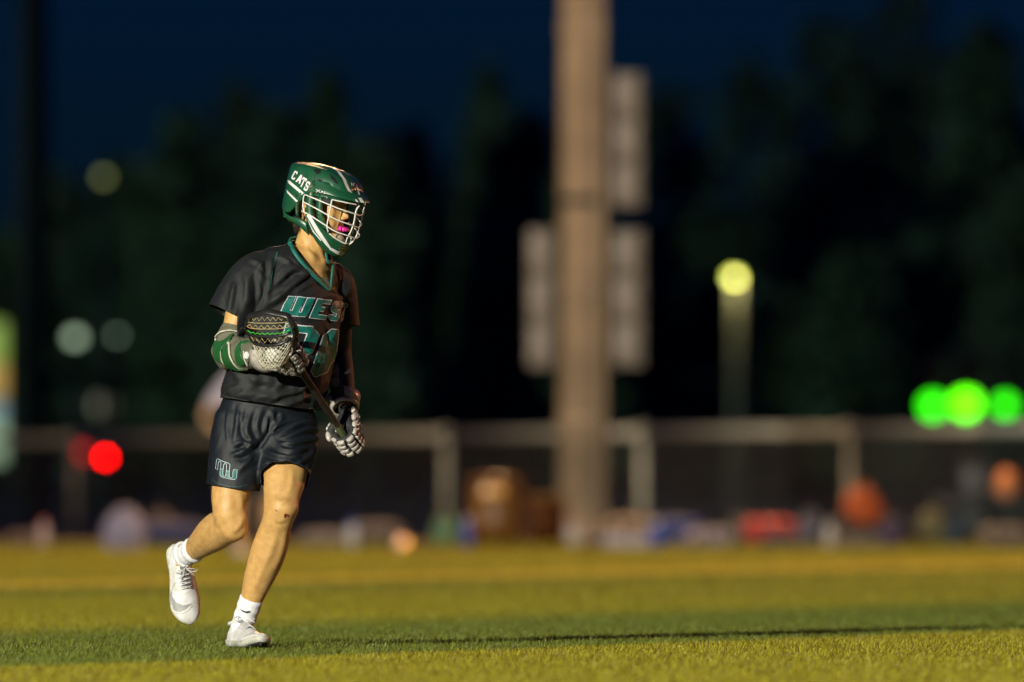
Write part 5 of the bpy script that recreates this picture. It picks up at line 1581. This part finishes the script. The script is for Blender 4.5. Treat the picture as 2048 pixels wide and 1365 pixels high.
ball = S(BALL_S, -.002, BALL_H - .012)
mb = MB(); mb.ellipsoid(ball, (.0315, .0315, .0315), None, 18, 24)
mkb('lacrosse_ball', mb, M_BALL, None, ball, **tagp('white ball cradled in the pocket of the lacrosse stick', 'ball'))

# ---------------------------------------------------------------- gloves
M_PAD = mat('white glove padding', (0.30, 0.27, 0.24), 0.34, 0, 0.07, 70, col2=(0.50, 0.47, 0.43))
M_PALM = mat('dark glove palm', (0.016, 0.017, 0.018), 0.75, 0, 0.2, 80)
M_PADG = mat('olive palm leather', (0.20, 0.19, 0.07), 0.7, 0, 0.15, 80)
def glove(G, a, b, c, W, fdir, palm_visible=False):
    """grip on an axis a (towards the thumb); b points out of the back of the hand, c towards the wrist"""
    base = MB()
    def ph(p, ang, r): return p + b * (r * math.cos(R(ang))) + c * (r * math.sin(R(ang)))
    pos = [G + a * (.034 - .0235 * i) for i in range(4)]
    lens = [(-28, -72, -118, -160, -196), (-30, -76, -124, -170, -208), (-28, -74, -120, -164, -200), (-24, -66, -108, -148, -180)]
    rad = [.050, .0475, .041, .036, .034]
    # under-glove: palm and finger cores
    for i, p in enumerate(pos):
        base.tube([ph(p, 60, .040), ph(p, 10, .040)] + [ph(p, an, r - .010) for an, r in zip(lens[i], rad)], [.012, .012, .012, .0115, .0105, .0095, .008], 10, smooth_path=16)
    mid = (pos[1] + pos[2]) / 2
    for p in pos: base.tube([ph(p, 40, .036), along(ph(p, 70, .045), W, .55), W], [.016, .022, .026], 10, smooth_path=8)
    base.ellipsoid(ph(mid, 62, .026), (.042, .016, .024), (a, b, c))
    # thumb core
    th = [along(ph(pos[0], 95, .040), W, .45), ph(pos[0] + a * .012, 118, .046), ph(pos[0] + a * .010, 160, .044), ph(pos[0] + a * .002, 205, .040)]
    base.tube(th, [.018, .017, .015, .010], 10, smooth_path=14)
    gv, gf = voxel_union(base, .0045, 4)
    root = mk('glove', gv, gf, M_PALM, person)
    for i, p in enumerate(pos):
        mb = MB()
        an = [8] + list(lens[i]); rd = [.050] + rad
        for k in range(5):
            t = .5; ang = an[k] * (1 - t) + an[k + 1] * t; r = rd[k] * (1 - t) + rd[k + 1] * t
            o = ph(p, ang, r + .001); out = nrm(o - p); tan = np.cross(a, out)
            ln_ = abs(R(an[k + 1] - an[k])) * r * .90
            mb.box(o, (.0185 - .0006 * k, .0135, ln_ * .88), (a, out, tan), bev=.003)
            if k in (1, 2): mb.box(o + out * .006, (.013, .006, ln_ * .55), (a, out, tan), bev=.002)
        tip = ph(p, lens[i][-1] - 14, rad[-1] - .002); out = nrm(tip - p)
        mb.ellipsoid(tip, (.0095, .008, .013), (a, out, np.cross(a, out)), 8, 12)
        mkb('finger', mb, M_PAD, root)
    # back of the hand: rows of blocks from the knuckles to the cuff
    mb = MB()
    for i, p in enumerate(pos):
        for k in range(3):
            t = (k + .1) / 2.9
            o = along(ph(p, 22, .052), W + a * (.014 - .010 * i) + b * .036, t)
            mb.box(o, (.0185 - .0012 * k, .014, .0215), (a, b, nrm(W - mid)), bev=.0035)
            mb.box(o + b * .006, (.012, .006, .013), (a, b, nrm(W - mid)), bev=.002)
    mkb('back_pad', mb, M_PAD, root)
    mb = MB()
    thp = catmull(th, 9)
    for k in range(2, 9):
        o = thp[k]; q = along(pos[0], pos[1], .2); out = nrm((o - q) - a * np.dot(o - q, a) * .4); tan = nrm(thp[min(k + 1, 8)] - thp[k - 1])
        if k < 6: mb.box(o + out * .013, (.026 - .0015 * k, .011, .014), (np.cross(out, tan), out, tan), bev=.004)
    mb.ellipsoid(thp[7] + nrm(thp[7] - pos[0]) * .010, (.0165, .012, .024), (a, nrm(thp[7] - pos[0]), np.cross(a, nrm(thp[7] - pos[0]))), 10, 14)
    mkb('thumb', mb, M_PAD, root)
    # cuff: flared ring with a rolled edge and a raised tab
    ax = nrm(fdir); s0 = nrm(b - ax * np.dot(b, ax)); s1 = np.cross(ax, s0)
    rr = []
    for t, rx in ((0, .040), (.012, .046), (.03, .049), (.05, .052), (.058, .053)):
        ang = np.arange(28) * 2 * math.pi / 28
        rr.append(W + ax * t + np.cos(ang)[:, None] * s0 * rx + np.sin(ang)[:, None] * s1 * (rx * 1.08))
    for t, rx in ((.058, .049), (.03, .044), (.0, .036)):
        rr.append(W + ax * t + np.cos(ang)[:, None] * s0 * rx + np.sin(ang)[:, None] * s1 * (rx * 1.08))
    mb = MB(); mb.loft(rr, False); cu = mkb('cuff', mb, M_PALM, root)
    for nm_, t0, t1, k0, k1, m_ in (('cuff_band', .000, .014, 0, 28, M_PAD), ('cuff_tab', .020, .056, -5, 6, M_PAD), ('cuff_tab', .024, .052, 10, 15, M_PAD), ('cuff_tab', .024, .052, -15, -10, M_PAD)):
        rows = []
        for k in range(k0, k1 + 1):
            an_ = k * 2 * math.pi / 28; dirn = s0 * math.cos(an_) + s1 * math.sin(an_) * 1.08
            r0, r1 = np.interp(t0, [0, .058], [.043, .054]), np.interp(t1, [0, .058], [.043, .054])
            rows.append(np.array([W + ax * t0 + dirn * (r0 + .0045), W + ax * (t0 + .002) + dirn * (r0 + .008), W + ax * (t1 - .002) + dirn * (r1 + .008), W + ax * t1 + dirn * (r1 + .0045), W + ax * t1 + dirn * (r1 - .002), W + ax * t0 + dirn * (r0 - .002)]))
        mb = MB(); mb.loft(rows); mkb(nm_, mb, m_, root)
    return root, W + b * .058 + ax * .03
def orth(v, a): return nrm(np.asarray(v, float) - a * np.dot(v, a))
# right hand under the stick head
b_r = e3; c_r = -e2
GRP = SA + sd_ * .022
g_r, _ = glove(GRP, e1, b_r, c_r, RW, RE - RW)
# left hand at the butt
c_l = orth([-.25, 0, 1.0], e1); b_l = np.cross(e1, c_l); b_l = b_l if b_l[0] > 0 else -b_l
GLP = SB_ - sd_ * .02
g_l, _ = glove(GLP, e1, b_l, c_l, LW, LE - LW)

# ---------------------------------------------------------------- arm pads
M_PADC = mat('olive grey pad cloth', (0.115, 0.115, 0.075), 0.75, 0, 0.10, 50, 0.3, 500)
M_PADGR = mat('green pad shell', (0.012, 0.085, 0.022), 0.42, 0, 0.08, 40)
M_PIPE = mat('cream piping', (0.52, 0.50, 0.40), 0.5)
M_GCLOTH = mat('green cuff cloth', (0.008, 0.060, 0.022), 0.75, 0, 0.1, 60, 0.3, 300)
mb = MB()
limb(mb, [tuple(along(RS, RE, .70)) + (.048, .048), tuple(along(RS, RE, .82)) + (.055, .055), tuple(along(RS, RE, .93)) + (.058, .058), tuple(RE + [-.004, 0, -.004]) + (.060, .060)], CL, 14, 28)
limb(mb, [tuple(RE) + (.060, .060), tuple(along(RE, RW, .25)) + (.060, .058), tuple(along(RE, RW, .5)) + (.054, .052), tuple(along(RE, RW, .72)) + (.048, .046)], [0, 0, 1], 16, 28)
mb.ellipsoid(at(452, 712, -.125), (.042, .055, .052), None, 16, 24)
pv, pf = voxel_union(mb, .006, 6)
pn = vnormals(pv, pf); P2 = to_px(pv)
Z3 = lambda *p: [(410 + x / 8.03, 600 + y / 8.03) for x, y in p]
for line, amp, w in ((Z3((180, 640), (300, 500), (450, 470), (600, 500)), .006, 4), (Z3((330, 700), (440, 620), (560, 600)), .005, 4), (Z3((480, 800), (560, 650), (720, 640)), .005, 4), (Z3((640, 560), (720, 640), (800, 720)), .004, 3.5)):
    pv = crease(pv, pn, P2, line, amp, w)
pad_r = mk('elbow_pad', pv, pf, M_PADC, person)
PB = BVHTree.FromPolygons([tuple(v) for v in pv], pf)
def rounded(loop, n=5):
    L_ = np.asarray(loop, float); k = len(L_); e = np.vstack([L_[-2:], L_, L_[:3]])
    c_ = catmull(e, (len(e) - 1) * n + 1); return c_[2 * n:(2 + k) * n] * .75 + np.repeat(L_, n, axis=0) * 0 + c_[2 * n:(2 + k) * n] * .25
def solid_decal(mb, loop, bvh, off, th, h=3.0):
    """a thin raised plate that follows a surface"""
    P2_, F = fill_loops([loop], h); n0 = len(P2_)
    top = drape(P2_, bvh, off + th); bot = drape(P2_, bvh, -.001)
    F2 = []
    for f in F:
        n_ = np.cross(top[f[1]] - top[f[0]], top[f[2]] - top[f[0]]); F2.append(tuple(f) if n_[1] < 0 else tuple(f[::-1]))
    ed = {}
    for f in F2:
        for i in range(3):
            e = (f[i], f[(i + 1) % 3]); ed[e] = 1
    side = [(e[1], e[0], e[0] + n0, e[1] + n0) for e in ed if (e[1], e[0]) not in ed]
    return mb.add(np.vstack([top, bot]), F2 + side)
for lp in (Z3((150, 690), (300, 660), (440, 540), (420, 640), (330, 720), (265, 830), (262, 960), (300, 1010), (205, 985), (150, 900)),
           Z3((275, 850), (370, 715), (395, 760), (420, 920), (500, 1040), (600, 1100), (690, 1095), (560, 1150), (400, 1110), (310, 1015)),
           Z3((490, 830), (560, 690), (720, 665), (700, 705), (590, 730), (585, 860), (640, 1040), (520, 1015))):
    mb = MB(); solid_decal(mb, rounded(lp), PB, .002, .005, 2.4); mkb('pad_shell', mb, M_PADGR, pad_r)
mb = MB()
for ln, w in ((Z3((368, 690), (392, 730), (412, 900), (490, 1040), (590, 1108), (690, 1098)), 1.7), (Z3((638, 830), (640, 930), (690, 1045)), 1.1), (Z3((160, 650), (200, 570), (300, 500), (440, 485), (560, 520)), 1.0), (Z3((262, 830), (275, 950), (310, 1020)), .7)):
    decal(mb, [stroke_loop(catmull(ln, 16), w)], PB, .008, 2.5)
mkb('piping', mb, M_PIPE, pad_r)
mb = MB(); ce = np.array([680, 890.])
ring = lambda rx, ry, n_=22: np.array(Z3(*[(ce[0] + rx * math.cos(t), ce[1] + ry * math.sin(t)) for t in np.linspace(0, 2 * math.pi, n_, endpoint=False)]))
solid_decal(mb, np.array(Z3((565, 715), (700, 690), (800, 730), (735, 900), (690, 1040), (655, 1000), (600, 860))), PB, .002, .003)
mkb('pad_strap', mb, M_PADC, pad_r)
mb = MB(); decal(mb, [ring(40, 54), ring(30, 43)], PB, .0075, 1.5)
decal(mb, [stroke_loop(np.array(Z3(*[(ce[0] + 20 * math.cos(t), ce[1] + 30 * math.sin(t)) for t in np.linspace(.7, 5.6, 14)])), .8)], PB, .0075, 1.5)
mkb('pad_logo', mb, mat('white pad logo', (0.6, 0.6, 0.58), 0.5), pad_r)
mb = MB(); limb(mb, [tuple(along(RE, RW, .55)) + (.044, .042), tuple(along(RE, RW, .75)) + (.043, .041), tuple(along(RE, RW, .98)) + (.040, .036)], [0, 0, 1], 14, 24)
cv, cf = voxel_union(mb, .006, 4); cn = vnormals(cv, cf)
cv = cv + cn * (fbm(cv, 30, 2., 2) * .004)[:, None]
mk('pad_cuff', cv, cf, M_GCLOTH, pad_r)
# left arm: dark sleeve with light plates
M_PADB = mat('black pad cloth', (0.018, 0.018, 0.02), 0.7, 0, 0.1, 50, 0.3, 400)
mb = MB()
limb(mb, [tuple(along(LS, LE, .50)) + (.051, .052), tuple(along(LS, LE, .75)) + (.049, .050), tuple(LE) + (.050, .052), tuple(along(LE, LW, .4)) + (.049, .050), tuple(along(LE, LW, .85)) + (.040, .040)], CL, 22, 26)
lv, lf = voxel_union(mb, .006, 5)
pad_l = mk('elbow_pad', lv, lf, M_PADB, person)
LB = BVHTree.FromPolygons([tuple(v) for v in lv], lf)
Z4 = lambda *p: [(560 + x / 4.873, 660 + y / 4.873) for x, y in p]
M_PLATE = mat('tan pad plate', (0.33, 0.26, 0.19), 0.5, 0, 0.08, 40)
for lp in (Z4((520, 350), (560, 335), (580, 400), (575, 460), (520, 455), (508, 420)), Z4((505, 470), (575, 465), (590, 520), (560, 560), (510, 540)), Z4((490, 600), (600, 590), (610, 640), (520, 660))):
    mb = MB(); solid_decal(mb, np.array(lp), LB, .002, .005); mkb('pad_shell', mb, M_PLATE, pad_l)
mb = MB()
for ln in (Z4((470, 618), (600, 605)), Z4((480, 560), (600, 552))): decal(mb, [stroke_loop(catmull(ln, 8), .5)], LB, .004, 3)
mkb('piping', mb, M_PIPE, pad_l)

# ---------------------------------------------------------------- socks and shoes
M_SOCK = mat('white sock', (0.72, 0.73, 0.76), 0.85, 0, 0.04, 60, 0.5, 260)
M_UPPER = mat('white shoe upper', (0.50, 0.49, 0.45), 0.48, 0, 0.06, 26, 0.3, 200, col2=(0.78, 0.79, 0.80))
M_SOLE = mat('scuffed white sole', (0.30, 0.31, 0.22), 0.55, 0, 0.08, 40, col2=(0.60, 0.60, 0.56))
M_STUD = mat('dark studs', (0.02, 0.02, 0.02), 0.5)
M_GREYP = mat('silver grey panel', (0.33, 0.34, 0.33), 0.4)
M_LACE = mat('grey lace', (0.48, 0.48, 0.47), 0.8)
def shoe(heel, t, up, L=.300, W=.098, bend=0.0):
    t = nrm(t); up = orth(up, t); sd2 = np.cross(t, up)
    U = [0, .05, .12, .22, .32, .42, .55, .68, .80, .90, .96, 1.0]
    hw = [.018, .030, .0345, .0355, .036, .039, .0445, .0485, .0470, .0390, .0270, .012]
    th_ = [.070, .088, .090, .084, .086, .084, .072, .060, .050, .042, .034, .024]
    cx = [.0, .0, .0, -.001, -.002, -.003, -.002, .001, .003, .002, .001, .0]
    def lift(u): return bend * max(0, u - .62) ** 1.6 + .010 * max(0, u - .8) / .2 + .004 * max(0, .1 - u) / .1
    def pt(u, y, z): return heel + t * (u * L) + sd2 * y + up * (z + lift(u))
    mb = MB(); rings = []
    for u in np.linspace(0, 1, 40):
        w = np.interp(u, U, hw) * W / .098; h = np.interp(u, U, th_); c0 = np.interp(u, U, cx)
        ring = []
        for k in range(28):
            a_ = 2 * math.pi * k / 28
            ca, sa = math.cos(a_), math.sin(a_)
            if sa >= 0:
                narrow = 1 - .48 * sa ** 1.6 * (1 if u < .55 else max(.35, 1 - (u - .55) * 1.6))
                ring.append(pt(u, c0 + w * np.sign(ca) * abs(ca) ** .85 * narrow, .022 + (h - .022) * sa ** .8))
            else:
                ring.append(pt(u, c0 + w * ca * .96, .022 + .012 * sa))
        rings.append(np.array(ring))
    mb.loft(rings)
    uv, uf = eval_modified(mb.verts(), mb.F, [('SUBSURF', dict(levels=1, render_levels=1))])
    # soft creases over the toes
    un = vnormals(uv, uf)
    q = ((uv - heel) @ t) / L
    top = np.clip(un @ up, 0, 1)
    uv = uv + un * (top * (.0014 * np.sin(q * 95) * np.exp(-((q - .66) / .07) ** 2)))[:, None]
    root = mk('shoe', uv, uf, M_UPPER, person)
    bvh = BVHTree.FromPolygons([tuple(v) for v in uv], uf)
    # sole
    rings = []
    for u in np.linspace(-.012, 1.015, 36):
        uu = min(max(u, 0), 1); w = (np.interp(uu, U, hw) + .0035) * W / .098 * (1 if 0 < u < 1 else .6); c0 = np.interp(uu, U, cx)
        f0 = heel + t * (u * L) + up * lift(uu)
        rings.append(np.array([f0 + sd2 * (c0 + y) + up * z for y, z in ((-w, .024), (-w * 1.02, .012), (-w * .92, .002), (0, .0), (w * .92, .002), (w * 1.02, .012), (w, .024), (0, .026))]))
    mb = MB(); mb.loft(rings); mb0 = mb; so = mkb('sole', mb, M_SOLE, root)
    mb = MB()
    for u, y in ((.06, -.018), (.06, .018), (.2, -.024), (.2, .024), (.55, -.032), (.55, .032), (.7, -.036), (.7, .036), (.7, 0), (.84, -.028), (.84, .028), (.95, 0)):
        p = heel + t * (u * L) + up * (lift(u)) + sd2 * y
        mb = MB(); mb.tube([p + up * .004, p - up * .009], [.0075, .005], 8); mkb('stud', mb, M_STUD, root)
    mb = MB(); rings = []
    for u in np.linspace(.50, .985, 14):
        w = np.interp(u, U, hw) * .86; f0 = heel + t * (u * L) + up * (lift(u) - .0015); rings.append(np.array([f0 - sd2 * w, f0 - sd2 * w + up * .003, f0 + sd2 * w + up * .003, f0 + sd2 * w]))
    mb.loft(rings)
    mkb('stud_plate', mb, M_STUD, so)
    full = MB(); full.add(uv, uf); full.add(mb0.verts(), mb0.F); bvh_all = BVHTree.FromPolygons([tuple(v) for v in full.verts()], full.F)
    # collar, tongue, laces
    def on_top(u, y, off):
        o = heel + t * (u * L) + sd2 * y + up * .2
        loc = bvh.ray_cast(Vector(o), Vector(-up))[0]
        return (np.array(loc) if loc is not None else pt(u, y, np.interp(u, U, th_))) + up * off
    mb = MB(); rows = []
    for k in range(25):
        a_ = 2 * math.pi * k / 24
        u = .155 + .150 * math.cos(a_); y = .030 * math.sin(a_)
        rows.append(pt(u, y * 1.0, .086 + .010 * math.cos(a_) + (.006 if math.cos(a_) < -.7 else 0)))
    mb.tube(rows, [.0058], 8); mkb('collar', mb, M_UPPER, root)
    mb = MB(); rows = []
    for u in np.linspace(.28, .56, 8):
        rows.append(np.array([on_top(u, -.016, .0005), on_top(u, -.012, .0045), on_top(u, .012, .0045), on_top(u, .016, .0005)]))
    mb.loft(rows, closed=False, cap=False); mkb('tongue', mb, mat('dark tongue', (0.10, 0.10, 0.10), .7), root)
    mb = MB()
    for k in range(5):
        u = .34 + .052 * k
        mb.tube([on_top(u, -.022, .003), on_top(u + .02, 0, .0075), on_top(u + .035, .022, .003)], [.0021], 6, smooth_path=8)
        mb.tube([on_top(u, .022, .003), on_top(u + .018, 0, .0095), on_top(u + .035, -.022, .003)], [.0021], 6, smooth_path=8)
    k0 = on_top(.335, 0, .010)
    for s_ in (1, -1):
        mb.tube([k0, k0 + sd2 * s_ * .018 + up * .016 + t * .006, k0 + sd2 * s_ * .040 + up * .008 + t * .012, k0 + sd2 * s_ * .024 - up * .002 + t * .016, k0], [.0019], 6, smooth_path=18)
        mb.tube([k0, k0 + sd2 * s_ * .016 + up * .004 + t * .02, k0 + sd2 * s_ * .034 - up * .006 + t * .034], [.0019], 6, smooth_path=10)
    mb.ellipsoid(k0, (.005, .005, .004)); mkb('laces', mb, M_LACE, root)
    return root, bvh_all
# planted shoe
shoe_l, SLB = shoe(SHOE_LH, SHOE_LT, SHOE_LU, .308, .106, bend=.05)
# swung shoe: toe down, laces to the camera
shoe_r, SRB = shoe(SHOE_RH, SHOE_RT, SHOE_RU, .292, .106)
def sock(rows, side, opening):
    mb = MB(); limb(mb, rows, side, 18, 26)
    v_, f_ = eval_modified(mb.verts(), mb.F, [('SUBSURF', dict(levels=1, render_levels=1))])
    return v_, f_
v_, f_ = sock([tuple(along(LK, LA, .83)) + (.0445, .0465), tuple(along(LK, LA, .91)) + (.0415, .0445), tuple(along(LK, LA, 1.0)) + (.0405, .0445), tuple(SHOE_LH + SHOE_LT * .06 + SHOE_LU * .055) + (.034, .042)], PL, 0)
def rib(v_, f_, c0, ax):
    n_ = vnormals(v_, f_); ax = nrm(ax); q = v_ - c0; s0 = nrm(np.cross(ax, [0, 1, 0.2])); s1 = np.cross(ax, s0)
    an_ = np.arctan2(q @ s1, q @ s0)
    return v_ + n_ * (.0007 * np.sin(an_ * 34))[:, None] + n_ * (.0012 * np.sin((q @ ax) * 160))[:, None]
v_ = rib(v_, f_, LA, LK - LA)
sk_l = mk('sock', v_, f_, M_SOCK, person)
KB = BVHTree.FromPolygons([tuple(q) for q in v_], f_)
Z6 = lambda *p: [(310 + x / 3.5, 930 + y / 3.5) for x, y in p]
mb = MB(); decal(mb, [np.array(Z6((592, 1006), (608, 1014), (635, 1026), (668, 1022), (664, 1034), (640, 1038), (612, 1026)))], KB, .002, 1.5)
mkb('sock_mark', mb, M_STUD, sk_l)
v_, f_ = sock([tuple(along(RK, RA, .78)) + (.0455, .048), tuple(along(RK, RA, .88)) + (.041, .044), tuple(along(RK, RA, 1.02)) + (.037, .042), tuple(SHOE_RH + SHOE_RT * .065 + SHOE_RU * .05) + (.034, .040)], PL, 0)
v_ = rib(v_, f_, RA, RK - RA)
sk_r = mk('sock', v_, f_, M_SOCK, person)
# grey panels on the shoes
mb = MB(); decal(mb, [np.array(Z6((92, 870), (118, 915), (150, 962), (195, 985), (262, 970), (215, 1012), (170, 1032), (130, 1015), (102, 955)))], SRB, .0015, 2.5)
mkb('shoe_panel', mb, M_GREYP, shoe_r)
mb = MB()
for ln in (((150, 820), (120, 870), (112, 920)), ((262, 985), (235, 1020), (190, 1042), (150, 1040))): decal(mb, [stroke_loop(catmull(Z6(*ln), 12), .55)], SRB, .0016, 2.5)
mkb('shoe_seam', mb, M_GREYP, shoe_r)
mb = MB(); decal(mb, [np.array(Z6((540, 1238), (556, 1250), (572, 1262), (576, 1280), (562, 1262)))], SLB, .0015, 2)
decal(mb, [stroke_loop(catmull(Z6((505, 1180), (520, 1215), (515, 1260)), 8), .4)], SLB, .0012, 2)
decal(mb, [stroke_loop(catmull(Z6((600, 1290), (640, 1262), (700, 1240), (760, 1238)), 14), .5)], SLB, .0014, 2)
mkb('shoe_panel', mb, M_GREYP, shoe_l)
# grazed knee
mb = MB()
for lp in (Z6((905, 345), (918, 340), (930, 350), (922, 358), (912, 375), (903, 368)), Z6((925, 352), (936, 348), (938, 360), (930, 366)), Z6((838, 312), (852, 318), (858, 328), (846, 324))):
    decal(mb, [np.array(lp)], BODY_BVH, .0012, 1.2)
mkb('graze', mb, M_SCAB, person)
